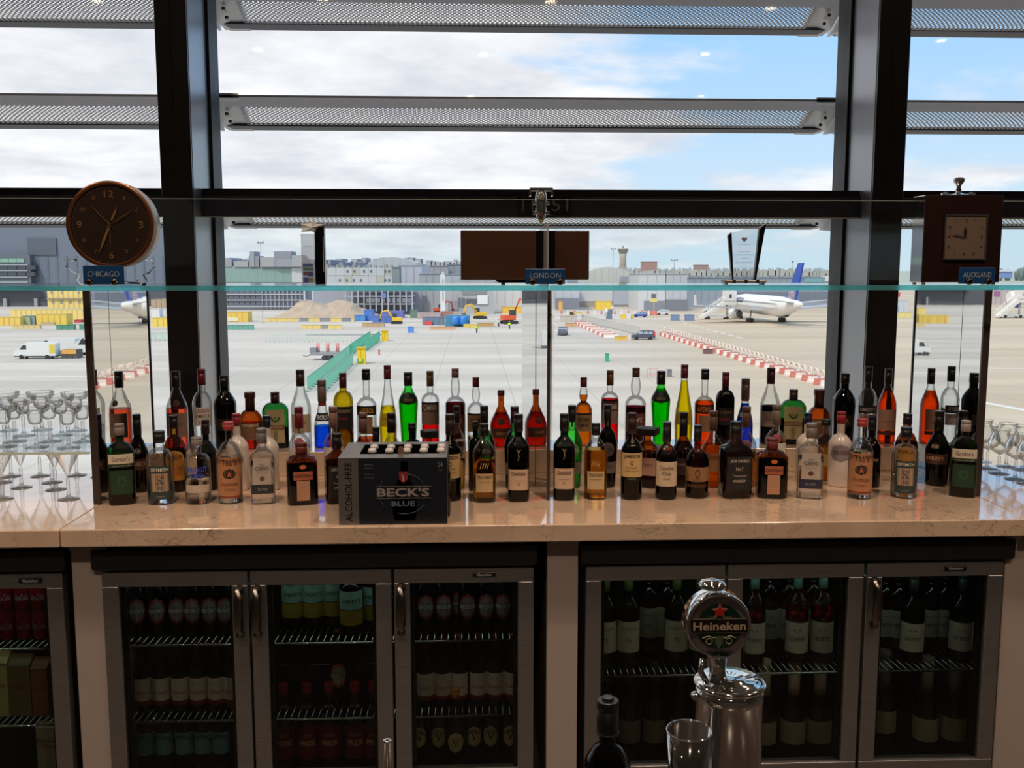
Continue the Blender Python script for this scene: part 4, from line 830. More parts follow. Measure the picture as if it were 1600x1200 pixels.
row_f(1088, 780, 664, 38, 'bourbon', 'round-bodied amber bourbon bottle with a buffalo label and black capsule', M_AMBER, LQ['brown'], .60, (16, 14, 15), [(.24, .44, .95, (150, 112, 72), [tx('O', .45, .35, (96, 62, 40), .14, .05), tx('BOURBON', .7, .27, (70, 40, 26), .02)]), (.12, .22, .9, None, [tx('BUFFALO TRACE', 1.5, .18, (140, 90, 60), .04)])])

# ------------------------------------------------------------ beer carton
p0 = at_z(530, 819.5, .92); p1 = at_z(700, 819.5, .92); yb = 2.742
x0 = P(530, 819, yb)[0]; x1 = P(699, 819, yb)[0]; zt = P(600, 716.5, yb)[2]-.92; cx = (x0+x1)/2; hw = (x1-x0)/2; dp = .255
t = thing('beer_carton', 'large dark blue and silver cardboard beer carton with an open handle slot on top', 'carton', (cx, yb, .92))
M_CARD = mat('navy_card', (18, 24, 34), .45, var=.15, vscale=6); M_SILV = mat('silver_card', (112, 108, 106), .4, .35, var=.08, vscale=5)
w_ = .003
B(-hw, hw, 0, w_, 0, zt).build('front_wall', M_CARD, t); B(-hw, hw, dp-w_, dp, 0, zt).build('rear_wall', M_CARD, t)
B(-hw, -hw+w_, w_, dp-w_, 0, zt).build('side_wall', M_SILV, t); sd = B(hw-w_, hw, w_, dp-w_, 0, zt).build('side_wall', M_SILV, t)
B(-hw+w_, hw-w_, w_, dp-w_, 0, w_).build('floor_panel', M_CARD, t)
B(hw, hw+.0006, .02, dp-.02, .02, zt-.03).build('side_print', M_CARD, sd)
tp = MB(); hx0, hx1, hy0, hy1 = -hw+.055, hw-.025, .06, dp-.035
for q in ((-hw, hw, 0, hy0), (-hw, hw, hy1, dp), (-hw, hx0, hy0, hy1), (hx1, hw, hy0, hy1)): tp.box(q[0], q[1], q[2], q[3], zt, zt+.002)
tp.build('top_flap', M_SILV, t)
MB().prism([(-.008, 0), (-.009, .016), (-.004, .024), (.004, .024), (.009, .016), (.008, 0)], hy0-.002, hy0+.001).build('tear_tab', K(120, 92, 78), t).location = (.02, 0, zt)
B(-hw, -hw+.058, -.0008, 0, .001, zt-.001).build('silver_stripe', M_SILV, t)
sf = lambda x, z: (x, -.0012, z)
vt = text_mb([('ALCOHOL-FREE', .175, .020, 0, 0, .0)], lambda x, z: (-hw+.029-z, -.0012, zt*.5+x)); vt.build('stripe_lettering', M_CAPBLACK, t)
X = lambda px: P(px, 770, yb)[0]-cx; Z = lambda py: P(615, py, yb)[2]-.92
# faint bottle and water picture behind the name
pic = MB().lathe([(.030, 0), (.034, .02), (.034, .085), (.018, .12), (.010, .135), (.010, .175)], 14); pic.v = [(x+X(632), -.0007+y*.0, z+.012) for x, y, z in pic.v]
pic.build('printed_bottle', mat('bottle_print', (30, 42, 52), .45), t, fix=False)
for r0, an0 in ((.062, .4), (.074, 2.6), (.070, 4.4)):
    MB().tube([(X(632)+r0*cos(an0+i*.16), -.0006, Z(770)+r0*.9*sin(an0+i*.16)) for i in range(9)], .0012, 4).build('water_swirl', K(44, 62, 78), t)
B(X(588), X(674), -.0011, -.0002, Z(777), Z(759)).build('name_band', mat('name_band', (20, 26, 34), .4), t)
text_mb([("BECK'S", X(671)-X(589), Z(762)-Z(776), X(630), Z(769), .035)], lambda x, z: (x, -.0018, z)).build('name_lettering', mat('silver_print', (168, 160, 156), .35, .3), t)
for zz in (760, 778.5): B(X(588), X(674), -.0016, -.0008, Z(zz)-.0006, Z(zz)+.0006).build('name_rule', K(140, 134, 130), t)
text_mb([('BLUE', X(648)-X(611), Z(783)-Z(791), X(630), Z(787), .03)], sf).build('blue_lettering', K(96, 116, 134), t)
cr = MB().prism([(X(624), Z(737)), (X(637), Z(737)), (X(637.5), Z(749)), (X(630.5), Z(755)), (X(624), Z(749))], -.0014, -.0004); cr = cr.build('red_crest', K(150, 44, 46), t)
B(X(629.6), X(631.4), -.002, -.0014, Z(752), Z(741)).build('key_emblem', K(196, 186, 176), cr); B(X(628), X(631), -.002, -.0014, Z(744), Z(741)).build('key_bit', K(196, 186, 176), cr)
text_mb([('24', X(692)-X(684), Z(722)-Z(730), X(688), Z(726), .0), ('BOTTLES', X(692)-X(684), .004, X(688), Z(735), 0)] + [(s, X(584)-X(570), .004, X(577), Z(y), 0) for s, y in (('BREWED IN', 726), ('GERMANY', 731), ('0.05% vol', 741), ('275 ml', 746))], sf).build('small_lettering', K(130, 128, 130), t)
proto = None; k = 0
for j, y in enumerate((hy0+.028, hy0+.09)):
    for i in range(5):
        x = hx0+.035+i*.051
        nm = 'small green beer bottle inside the carton, {} from the left in its {} row'.format(ORD[i], ('near', 'far')[j])
        if proto is None:
            proto = bottle('beer', nm, .028, .205, (cx+x, yb+y, .9235), 0, M_DGREEN, LQ['dark'], .6, (206, 200, 198), (), 'beer bottles inside the carton', 'beer_bottle', n=12)
        else:
            c = copy_tree(proto); c.location = (cx+x, yb+y, .9235); c['label'] = nm

# ------------------------------------------------------------ what stands in the fridges
def stock(rowname, items, Y, zbase, ty, R, H, glass, liq, lvl, cap, labels, name, grp, kind):
    """items: pixel columns, left to right; one built, the rest copied"""
    proto = None
    for i, it in enumerate(items):
        px, dy = it if isinstance(it, tuple) else (it, 0)
        x = P(px, 1000, Y+dy)[0]; lb = ('%s, %s from left, %s' % (kind, ORD[i], rowname)) if len(items) > 1 else kind
        if proto is None: proto = bottle(ty, lb, R, H, (x, Y+dy, zbase), rot(x, Y), glass, liq, lvl, cap, labels, grp, name, 'bottle', n=16)
        else:
            c = copy_tree(proto); c.location = (x, Y+dy, zbase); c.rotation_euler = (0, 0, rot(x, Y)); c['label'] = lb
YF = 2.93
BK = [(.18, .54, .8, (150, 60, 60), [], 'oval_label'), (.21, .51, .66, (150, 146, 142), [], 'oval_label'), (.31, .41, .92, (14, 16, 16), [tx("BECK'S", 1.5, .36, (214, 210, 204), .05, .03)]), (.80, .88, .4, (120, 150, 140), [tx('BECKS', .6, .84, (20, 60, 40), .03)], 'neck_label')]
BW = [(.16, .47, .93, (214, 196, 180), [tx('Budweiser', 1.4, .28, (150, 60, 56), .05), tx('. . . .', 1.0, .40, (120, 110, 110), .02)]), (.10, .16, .93, (120, 30, 34), [])]
stock('top shelf, left door', [217, 248, 279, 303, 330, 354], YF, zA+.006, 'beer', .0300, .232, M_DGREEN, LQ['dark'], .6, (120, 130, 120), BK, 'beer_bottle', 'oval-labelled beers, left door', 'green beer bottle with oval label')
stock('top shelf, right door', [666, 694, (718, .03), 731, 760, 786], YF, zA+.006, 'beer', .0300, .232, M_DGREEN, LQ['dark'], .6, (120, 130, 120), BK, 'beer_bottle', 'oval-labelled beers, right door', 'green beer bottle with oval label')
stock('middle shelf, left door', [221, 249, 279, 308, 336, 361], YF, zB+.006, 'beer', .0295, .232, M_AMBER, LQ['dark'], .6, (120, 40, 44), BW, 'beer_bottle', 'white-labelled beers, left door', 'brown beer bottle with white label')
stock('middle shelf, right door', [664, 691, 717, 747, 774, 801], YF, zB+.006, 'beer', .0295, .232, M_AMBER, LQ['dark'], .6, (120, 40, 44), BW, 'beer_bottle', 'white-labelled beers, right door', 'brown beer bottle with white label')
SH_ = [(.36, .62, .95, (150, 190, 176), [tx('Mr', .4, .59, (40, 60, 50), .02), tx("SHEPPY'S", 1.5, .48, (30, 60, 50), .06, .01)]), (.14, .35, .95, (168, 136, 40), lines(.19, .31, 3))]
stock('top shelf, middle door', [(460, .07), (492, .07), (523, .08), (550, .0), (583, .04)], YF, zA+.006, 'stout', .037, .225, M_DARK, LQ['dark'], .6, (40, 30, 26), SH_, 'cider_bottle', 'cider bottles', 'dark cider bottle with pale green and yellow label')
t = stock('', [528], YF+.06, zB+.006, 'beer', .030, .232, M_DGREEN, LQ['dark'], .6, (150, 60, 60), BK, 'beer_bottle', 'single beer', 'single green beer bottle standing alone behind the middle door')
PR = [(.10, .50, .95, (110, 22, 28), [tx('LONDON', .9, .40, (190, 150, 110), .04), tx('PRIDE', 1.3, .30, (210, 170, 120), .07, .02)])]
stock('bottom shelf, middle door', [440, 477, 512, 553, 582], YF, .095, 'stout', .036, .262, M_AMBER, LQ['dark'], .6, (130, 26, 32), PR, 'ale_bottle', 'ale bottles', 'brown ale bottle with red label')
VP = [(.20, .46, .8, (196, 170, 120), [tx('V', .7, .33, (60, 40, 30), .10, .02)], 'oval_label')]
stock('bottom shelf, right door', [653, 684, 740, 766, 797], YF, .095, 'stout', .028, .262, M_CLEAR, LQ['brown'], .6, (110, 26, 40), VP, 'mixer_bottle', 'round-labelled bottles', 'small bottle with round cream label and red cap')
stock('', [711], YF-.03, .095, 'stout', .030, .25, M_CLEAR, LQ['brown'], .6, (196, 116, 50), VP, 'mixer_bottle', 'orange-capped bottle', 'small bottle with an orange cap on the bottom shelf')
stock('bottom shelf, left door', [221, 250, 282, 312, 340], YF, .095, 'beer', .030, .235, M_DGREEN, LQ['dark'], .6, (90, 90, 90), [(.2, .5, .93, (110, 150, 150), [])], 'beer_bottle', 'pale green labelled beers', 'beer bottle with pale green label')
WN = [(.17, .50, .95, (204, 196, 168), [tx('QUINSON', 1.3, .42, (110, 100, 80), .04), tx('75', .5, .30, (120, 110, 90), .05)])]
LB = [(.13, .46, .95, (214, 206, 186), [tx('LES BETES', 1.3, .28, (50, 44, 42), .04, .01), tx('~.~', .7, .37, (90, 70, 60), .035)])]
HW = .305
stock('top shelf, left door', [945, 981, (1012, .12), 1056, (1040, .12), 1093], YF, zC+.006, 'cellar', .038, HW, M_DGREEN, LQ['dgreen'], .6, (92, 108, 56), WN, 'wine_bottle', 'green-capped white wines', 'white wine bottle with green cap')
stock('top shelf, middle door', [1177, (1199, .12), (1228, .12), 1244, 1283, (1266, .12)], YF, zC+.006, 'cellar', .037, HW, M_CLEAR, LQ['pink'], .57, (120, 160, 146), LB, 'wine_bottle', 'pink wines', 'pink wine bottle with cream label')
stock('top shelf, right door', [(1378, .13), (1398, .12), 1424, (1449, .12), (1470, .12), 1500], YF, zC+.006, 'cellar', .038, HW-.02, M_DGREEN, LQ['dgreen'], .6, (60, 66, 60), LB, 'wine_bottle', 'dark white wines', 'dark wine bottle with cream label')
stock('bottom shelf, middle door', [1197, 1243, 1284], YF, .095, 'sparkling', .043, .315, M_AMBER, LQ['brown'], .55, (190, 172, 150), [(.14, .38, .93, (170, 150, 120), [])], 'wine_bottle', 'cream-foiled sparkling wines', 'sparkling wine bottle with cream foil')
stock('bottom shelf, right door', [(1385, .06), 1452, 1496], YF, .095, 'sparkling', .043, .315, M_DGREEN, LQ['dark'], .55, (120, 112, 108), [(.14, .38, .93, (176, 156, 126), [])], 'wine_bottle', 'silver-foiled sparkling wines', 'sparkling wine bottle with silver foil')
stock('bottom shelf, left door', [948, 985, 1024, 1066], YF, .095, 'cellar', .038, .315, M_DARK, LQ['dark'], .55, (30, 28, 30), [(.18, .42, .93, (110, 96, 76), [])], 'wine_bottle', 'dark bottles, lower left', 'dark wine bottle with dim tan label')
# cans and cartons in the far-left fridge
pr_ = None; k = 0
for lv in (0, 1):
    for px in (-14, 14, 41, 66):
        x = P(px, 1000, YF)[0]; lb = 'red soft drink can, %s from the left in the %s layer' % (ORD[(-14, 14, 41, 66).index(px)], ('lower', 'upper')[lv])
        if pr_ is None:
            t = thing('drinks_can', lb, 'can', (x, YF, zF1+.006), group='red cans in the small fridge')
            MB().lathe([(.022, 0), (.026, .006), (.026, .080), (.021, .088), (.021, .09)], 18).build('can_body', K(150, 26, 34, .3, .4), t)
            MB().lathe([(.0205, .0895), (.0205, .0905)], 16).build('lid', M_CHROME, t)
            s_ = lambda x_, z_: (x_, -sqrt(.0262**2-x_*x_)-.0003, z_)
            text_mb([('Coca-Cola', .042, .02, 0, .045, .0)], s_).build('lettering', K(214, 190, 184), t); pr_ = t
        else:
            c = copy_tree(pr_); c.location = (x, YF, zF1+.006+lv*.0915); c['label'] = lb
for px, w_, h_, c_, lb in ((0, .075, .20, (196, 186, 120), 'tall yellowish drinks carton on the middle shelf of the small fridge'), (36, .07, .19, (120, 100, 60), 'dim olive drinks carton on the middle shelf of the small fridge'), (68, .05, .18, (130, 80, 40), 'orange-brown drinks carton on the middle shelf of the small fridge'), (73, .06, .17, (176, 160, 130), 'pale drinks carton at the bottom of the small fridge')):
    x = P(px, 1060, YF)[0]; bot = lb.find('bottom') > 0
    t = thing('juice_carton', lb, 'carton', (x, YF-.03, .095 if bot else zF2+.006), group='cartons in the small fridge')
    B(-w_/2, w_/2, 0, .07, 0, h_*.86, ch=.001).build('carton_body', K(*c_), t)
    MB().prism([(0, h_*.86), (.035, h_), (.07, h_*.86)], -w_/2, w_/2, 'yz').build('gable_top', K(*c_), t)
    text_mb([('FRESH', w_*.7, .014, 0, h_*.5, 0)], lambda x_, z_: (x_, -.0006, z_)).build('lettering', K(110, 40, 36), t)

# ------------------------------------------------------------ the near bar with its beer tower
tag(B(-3, 3.2, .52, 1.262, .90, .948, ch=.004).build('bar_counter', mat('dark_bar_top', (48, 40, 36), .25)), 'near bar counter just below the picture, under the beer tower', 'counter')
for x in (-2.6, 2.6): tag(B(x-.05, x+.05, .6, 1.15, 0, .9).build('bar_support', M_BLACK), 'dark upright carrying the near bar counter, %s end' % ('left' if x < 0 else 'right'), 'support')
ZB = .948
YT = 1.15; c = P(1140, 1064, YT); rT = 50/F*YT*1.09
t = thing('beer_tower', 'polished chrome beer tower with a round green badge on top', 'beer tower', (c[0], YT, ZB)); H = c[2]-ZB
MB().lathe([(rT*1.25, 0), (rT*1.25, .008), (rT, .012), (rT, H-.022), (rT*1.02, H-.021), (rT*1.02, H-.004)], 40).build('tower_body', M_CHROME, t)
MB().lathe([(rT*1.02, H-.004), (rT*1.08, H-.003), (rT*1.08, H), (rT*.98, H+.002), (rT*.78, H), (rT*.74, H+.003), (rT*.5, H+.002), (rT*.46, H+.0045), (rT*.02, H+.004)], 40).build('stepped_lid', M_CHROME, t)
bc = P(1122, 976, YT); bx, bz = bc[0]-c[0], bc[2]-ZB; rb = 51/F*YT*1.06
MB().lathe([(.013, H), (.010, H+.02), (.012, bz-rb+.002), (.020, bz-rb+.010)], 16, (bx, -.004, 0)).build('badge_neck', M_CHROME, t)
MB().tube([(bx-.016, -.01, H+.004), (bx-.024, -.014, H+.02), (bx-.020, -.01, H+.034)], .004, 8).build('side_lever', M_CHROME, t)
MB().lathe([(.004, .0), (.0055, .008), (.0035, .013)], 10, (bx-.034, -.034, H-.006), axis='y').build('side_knob', M_CHROME, t)
bd = MB().lathe([(rb*.90, -.004), (rb*.96, -.008), (rb, -.002), (rb, .022), (rb*.9, .027)], 48, (bx, 0, bz), axis='y').build('badge_rim', M_CHROME, t)
fz = lambda k: (lambda x, z: (bx+x, -.0062-k*.0004, bz+z))
def disc(r, k, nm, m, n=48): MB().lathe([(r, -.0058-k*.0004), (r, -.004)], n, (bx, 0, bz), axis='y').build(nm, m, bd)
disc(rb*.905, 0, 'grey_ring', K(104, 92, 92, .3)); disc(rb*.70, 1, 'green_disc', mat('badge_green', (14, 44, 34), .3))
B(bx-rb*.86, bx+rb*.86, -.0072, -.006, bz-rb*.16, bz+rb*.20).build('name_band', mat('badge_black', (26, 16, 14), .3), bd)
text_mb([('Heineken', rb*1.60, rb*.26, 0, rb*.02, .02)], lambda x, z: (bx+x, -.0076, bz+z+.0)).build('lettering', K(206, 180, 150, .4), bd)
star = lambda r, r2, z0: [((r if i % 2 == 0 else r2)*sin(i*pi/5), z0+(r if i % 2 == 0 else r2)*cos(i*pi/5)) for i in range(10)]
MB().prism([(bx+x, bz+z) for x, z in star(rb*.27, rb*.125, rb*.47)], -.0068, -.006).build('star_edge', K(150, 130, 100), bd)
MB().prism([(bx+x, bz+z) for x, z in star(rb*.22, rb*.09, rb*.47)], -.0074, -.0068).build('red_star', K(190, 30, 36), bd)
MB().prism([(bx, bz-rb*.68), (bx+rb*.13, bz-rb*.5), (bx+rb*.13, bz-rb*.36), (bx+rb*.05, bz-rb*.30), (bx-rb*.05, bz-rb*.30), (bx-rb*.13, bz-rb*.36), (bx-rb*.13, bz-rb*.5)], -.0068, -.006).build('leaf_emblem', K(70, 84, 62), bd)
for s in (-1, 1):
    MB().tube([(bx+s*rb*.30+rb*.10*cos(a*.63), -.0066, bz-rb*.46+rb*.09*sin(a*.63)) for a in range(10)], .0008, 5, True).build('hop_emblem', K(130, 124, 90), bd)
    MB().tube([(bx+s*rb*(.1+.42*i/6), -.0066, bz-rb*(.33+.03*sin(i*1.4))) for i in range(7)], .0008, 5).build('scroll_line', K(130, 124, 90), bd)
for z_ in (.235, -.20): B(bx-rb*.80, bx+rb*.80, -.0068, -.006, bz+rb*z_-.0004, bz+rb*z_+.0004).build('thin_line', K(130, 118, 96), bd)
for w2, z_ in ((.24, .36), (.24, -.84)): pass
text_mb([('LAGER', rb*.22, .003, -rb*.27, rb*.29, 0), ('BEER', rb*.22, .003, rb*.27, rb*.29, 0), ('PREMIUM QUALITY', rb*.7, .004, 0, rb*.80, 0)], fz(2)).build('small_lettering', K(130, 118, 96), bd)
MB().lathe([(.004, -.002), (.0165, .0), (.018, .003), (.014, .008), (.004, .010)], 20, (bx-.006, .01, bz+rb+.004)).build('cap_button', M_CHROME, t)
# steel shaker tin
c = P(1077, 1142, 1.10); 
tr = 34/F*1.10*1.12
t = thing('shaker_tin', 'open steel shaker tin standing left of the beer tower', 'cup', (c[0]-.0, 1.10, ZB)); H = c[2]-ZB
MB().lathe([(tr*.66, .001), (tr*.98, H), (tr*.94, H), (tr*.62, .004)], 36, caps=True).build('tin_body', M_CHROME, t)
MB().lathe([(tr*.97, H-.001), (tr*1.02, H), (tr*1.0, H+.0015), (tr*.95, H+.001), (tr*.97, H-.001)], 36, caps=False).build('rolled_rim', M_CHROME, t)
# dark bottle
c = P(950, 1093, 1.12); H = c[2]-ZB
row = bottle('whiskey', 'dark brown glass bottle with a black cap, left of the shaker tin', 37/F*1.18, H+.0, (c[0], 1.12, ZB), 0, M_AMBER, LQ['dark'], .72, (14, 13, 15), (), None, 'dark_bottle', capw=.0135)
cpb = [o for o in row.children if o.name.startswith('cap')][0]
MB().lathe([(.0075, 0), (.0075, .003), (.006, .004)], 14, (0, 0, H)).build('cap_stub', M_CAPBLACK, cpb); MB().lathe([(.0142, 0), (.0142, .002)], 16, (0, 0, H*.77)).build('cap_collar', M_CAPBLACK, cpb)
c = P(605, 1156, 1.16)
t = thing('chrome_pipe', 'slim tapering chrome pipe with an open top standing on the near bar', 'pipe', (c[0], 1.16, ZB)); H = c[2]-ZB
MB().lathe([(.012, 0), (.012, .004), (.0085, .006), (.0048, H-.003), (.0056, H-.002), (.0056, H), (.0028, H), (.0028, H-.01)], 18).build('pipe_body', M_CHROME, t)
MB().lathe([(.0027, H-.008), (.0027, H-.006)], 10).build('dark_bore', M_BLACK, t)
# ------------------------------------------------------------ outside: the apron, 14 m below eye level
G = CZ-14.0
def apron():
    m = bpy.data.materials.new('apron_concrete'); m.use_nodes = True; T = NT(m.node_tree)
    o = T.n('ShaderNodeTexCoord').outputs['Object']
    s = T.n('ShaderNodeSeparateXYZ', {0: o})
    st = T.n('ShaderNodeTexNoise', {'Vector': T.n('ShaderNodeMapping', {'Vector': o, 'Scale': (.012, .10, 1)}).outputs[0], 'Scale': 1.0, 'Detail': 5.0}).outputs[0]
    n2 = T.n('ShaderNodeTexNoise', {'Vector': o, 'Scale': .04, 'Detail': 5.0}).outputs[0]
    c = T.mix(T.rng(st, .35, .65), srgb(188, 180, 169), srgb(212, 204, 193))
    tan_ = T.mix(T.rng(st, .35, .65), srgb(190, 172, 146), srgb(208, 191, 166))
    c = T.mix(T.rng(T.math('ADD', s.outputs[0], T.math('MULTIPLY', s.outputs[1], -.18)), -10.0, 14.0), c, tan_)
    c = T.mix(T.rng(n2, .3, .7, 0, .25), c, srgb(176, 170, 162))
    for ax, per in ((0, 9.0), (1, 9.0)):
        f = T.math('ABSOLUTE', T.math('SUBTRACT', T.math('FRACT', T.math('DIVIDE', s.outputs[ax], per)), .5))
        c = T.mix(T.math('MULTIPLY', T.math('LESS_THAN', f, .010), .22), c, srgb(120, 114, 108))
    p = T.n('ShaderNodeBsdfPrincipled', {'Base Color': c, 'Roughness': .85, 'Specular IOR Level': .2})
    T.n('ShaderNodeOutputMaterial', {'Surface': p.outputs[0]}); return m
far_w = 5200
struct('ground', B(-900, 900, 4.4, 1000, G-.5, G), apron())
struct('field', B(-far_w, far_w, 1000, 6000, G-.5, G-.02), mat('pale_far_ground', (176, 182, 168), .9, var=.12, vscale=.004))  # distance haze is put into the pale field colour
def PX(px, py, Y): return P(px, py, Y)
def gY(px, py): return at_z(px, py, G)[1]
class Out:
    """a thing standing on the apron whose front face lies in the plane Y"""
    def __init__(s, name, label, cat, px, ybase, group=None, Y=None):
        s.Y = Y or gY(px, ybase); s.X = P(px, ybase, s.Y)[0]; s.t = thing(name, label, cat, (s.X, s.Y, G), group=group)
    def box(s, nm, x0, x1, y0, y1, col, d=10, pr=0, rough=.7, ground=False, par=None):
        a = P(x0, y1, s.Y); b = P(x1, y0, s.Y); z0 = 0 if ground else max(0, a[2]-G)
        if isinstance(col, tuple) and s.Y > 200: col = tuple(int(c*.8+v*.2) for c, v in zip(col, (214, 218, 226)))  # aerial haze mixed into the colour of far things
        m = col if not isinstance(col, tuple) else K(*col, rough)
        return B(a[0]-s.X, b[0]-s.X, -pr, d, z0, max(z0+.05, b[2]-G)).build(nm, m, par or s.t)
def windows(o, nm, xs, ys, w_, h_, col, d=.3, pr=.08):
    for y in ys:
        for x in xs: o.box(nm, x-w_/2, x+w_/2, y-h_/2, y+h_/2, col, d, pr, .3)
LG = (178, 180, 186)
# dark terminal building behind the round clock
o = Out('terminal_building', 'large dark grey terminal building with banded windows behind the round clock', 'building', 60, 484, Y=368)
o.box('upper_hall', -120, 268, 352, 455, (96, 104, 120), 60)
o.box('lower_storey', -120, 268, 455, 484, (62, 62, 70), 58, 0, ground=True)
o.box('grey_wing', -60, 52, 398, 452, (84, 88, 98), 4, 3)
for y in (404,): 
    for x in (2, 14, 26, 38): o.box('green_pane', x-5, x+6, y, y+6, (128, 176, 150), 1, 3.4, .2)
for y in (413, 422, 432, 440, 450): o.box('light_band', -60, 50, y, y+1.6, (170, 172, 180), 1, 3.6)
for y in (415, 425, 443): 
    for x in range(-50, 50, 14): o.box('dark_window', x, x+12, y, y+6, (48, 52, 62), .5, 3.3, .2)
for x in (10, 58, 100, 232, 258): o.box('pillar', x-2, x+2, 466, 484, (150, 146, 142), 2, 1.2)
o.box('roof_stack', -10, 45, 345, 354, (140, 104, 92), 14)
for i in range(14): o.box('cladding_joint', 60+i*15, 60.5+i*15, 400, 454, (84, 92, 108), .2, .15)
for i in range(6): o.box('dark_opening', 62+i*30, 84+i*30, 458, 470, (44, 44, 50), .3, .2)
o.box('roof_block', 45, 88, 372, 398, (70, 76, 90), 1, .6)
# green glass building, office cabins, deck
o = Out('glass_building', 'long low building with green glass front beyond the spoil heap', 'building', 410, 484)
o.box('wall', 330, 474, 416, 484, (166, 168, 174), 50, ground=True)
for i in range(8): o.box('green_pane', 350+i*13.4, 362.6+i*13.4, 420, 441, (128, 160, 146), 1, .6, .15)
o.box('pale_end', 457, 474, 418, 441, (204, 204, 200), 3, 1)
for y in (452, 462, 471): 
    for i in range(7): o.box('deck_window', 350+i*8.5, 357+i*8.5, y, y+4.5, (96, 100, 112), .5, .6)
for y in (449, 459, 468, 478): o.box('deck_slab', 343, 474, y, y+1.6, (186, 188, 194), 1.5, 1.2)
for i in range(10): o.box('deck_column', 410+i*6.6, 411.2+i*6.6, 450, 482, (130, 134, 146), 1, 1.0)
for i, (a, b, h) in enumerate(((345, 362, 405), (366, 388, 408), (390, 405, 400), (392, 398, 393), (408, 430, 402), (430, 456, 393), (434, 470, 405), (458, 474, 399))):
    o.box('roof_plant', a, b, h, 417, ((150, 150, 156), (164, 162, 160), (134, 136, 146))[i % 3], 8, .3+i*.3)
o = Out('office_cabins', 'stack of white site cabins with small square windows', 'building', 560, 484)
for j, (y0, y1) in enumerate(((418, 431), (431, 446))):
    for i in range(9): 
        o.box('cabin', 500+i*12.6, 512+i*12.6, y0, y1-.6, (204, 204, 204) if (i+j) % 4 else (196, 188, 174), 8)
windows(o, 'window', (543, 554, 569, 580, 602, 608), (424,), 3, 4.5, (84, 88, 96)); windows(o, 'window', (531, 542, 553, 564, 602, 608), (438,), 3, 4.5, (84, 88, 96))
o.box('platform', 480, 615, 446, 449, (150, 152, 160), 9, .4)
for x in (476, 489, 500, 512, 525, 530, 548, 563): o.box('steel_leg', x-.8, x+.8, 448, 484, (198, 200, 206), 1, .5)
MB().tube([(P(500, 452, o.Y)[0]-o.X, -.6, P(500, 452, o.Y)[2]-G), (P(512, 474, o.Y)[0]-o.X, -.6, P(512, 474, o.Y)[2]-G)], .25, 6).build('brace', K(190, 192, 198), o.t)
MB().tube([(P(512, 452, o.Y)[0]-o.X, -.6, P(512, 452, o.Y)[2]-G), (P(500, 474, o.Y)[0]-o.X, -.6, P(500, 474, o.Y)[2]-G)], .25, 6).build('brace', K(190, 192, 198), o.t)
for i in range(14): o.box('roof_unit', 500+i*8.4, 504+i*8.4, 413.5+(i % 3), 418, (150, 148, 146), 3)
o = Out('car_park_deck', 'open grey multi-storey structure under the high glass shelf, left of the blue containers', 'building', 590, 486, Y=296)
o.box('rear_wall', 480, 655, 449, 486, (150, 152, 164), 14, -12, ground=True)
for y in (450, 462, 474): o.box('slab', 536, 645, y, y+2, (186, 186, 190), 11)
for i in range(9): o.box('bay', 572+i*8, 578+i*8, 466, 473, (108, 110, 116), 2, .2)
for i in range(12): o.box('column', 540+i*9.4, 541.4+i*9.4, 450, 486, (172, 174, 182), 1, .3)
o.box('blue_door', 597, 603, 458, 466, (90, 120, 180), 1, .4)
blds = [
 ('dark_shed', 'dark narrow block beside the pale square hall', 613, 624, 418, 484, (120, 130, 132), 40),
 ('pale_hall', 'pale square hall with plain cladding left of the white chimney', 622, 659, 415, 484, (190, 190, 200), 60),
 ('low_hall', 'grey hall with stepped front right of the pale square hall', 655, 688, 428, 484, (160, 162, 166), 40),
 ('grey_warehouse', 'grey warehouse behind the stepped hall', 656, 700, 416, 462, (150, 150, 156), 40),
 ('banded_warehouse', 'dim grey warehouse left of the brown box', 698, 722, 414, 466, (136, 138, 150), 40),
 ('wide_hall', 'long hall with a curved pale roof behind the office cabins', 575, 650, 402, 440, (186, 190, 194), 60),
 ('clad_hall', 'pale clad hall right of the white chimney', 692, 722, 429, 484, (182, 184, 190), 50),
 ('white_hall', 'long white hall below the brown box', 764, 826, 440, 480, (214, 210, 202), 60),
 ('gate_building', 'building with dark openings and a white front panel below the brown box', 718, 772, 436, 482, (170, 168, 166), 40),
 ('grey_hangar', 'grey hangar right of the brown box with dark base', 868, 905, 426, 486, (182, 184, 190), 60),
 ('vault_hangar', 'curved-roof pale hangar below the control tower', 905, 997, 417, 490, (206, 204, 196), 80),
 ('box_hangar', 'large white box hangar between the control tower and the brick building', 997, 1040, 428, 488, (206, 206, 206), 60),
 ('side_hangar', 'grey side of the white box hangar', 1040, 1074, 428, 488, (182, 186, 192), 60),
 ('blue_grey_terminal', 'long low blue-grey building behind the airliner', 1074, 1330, 434, 478, (136, 146, 160), 50),
 ('brick_block', 'red brick block on the skyline right of the control tower', 1006, 1027, 409.5, 424, (168, 116, 104), 30),
 ('brick_annex', 'small red-brown block on the skyline near the award plaque', 1090, 1107, 414.5, 424, (158, 120, 112), 30)]
OB = {}
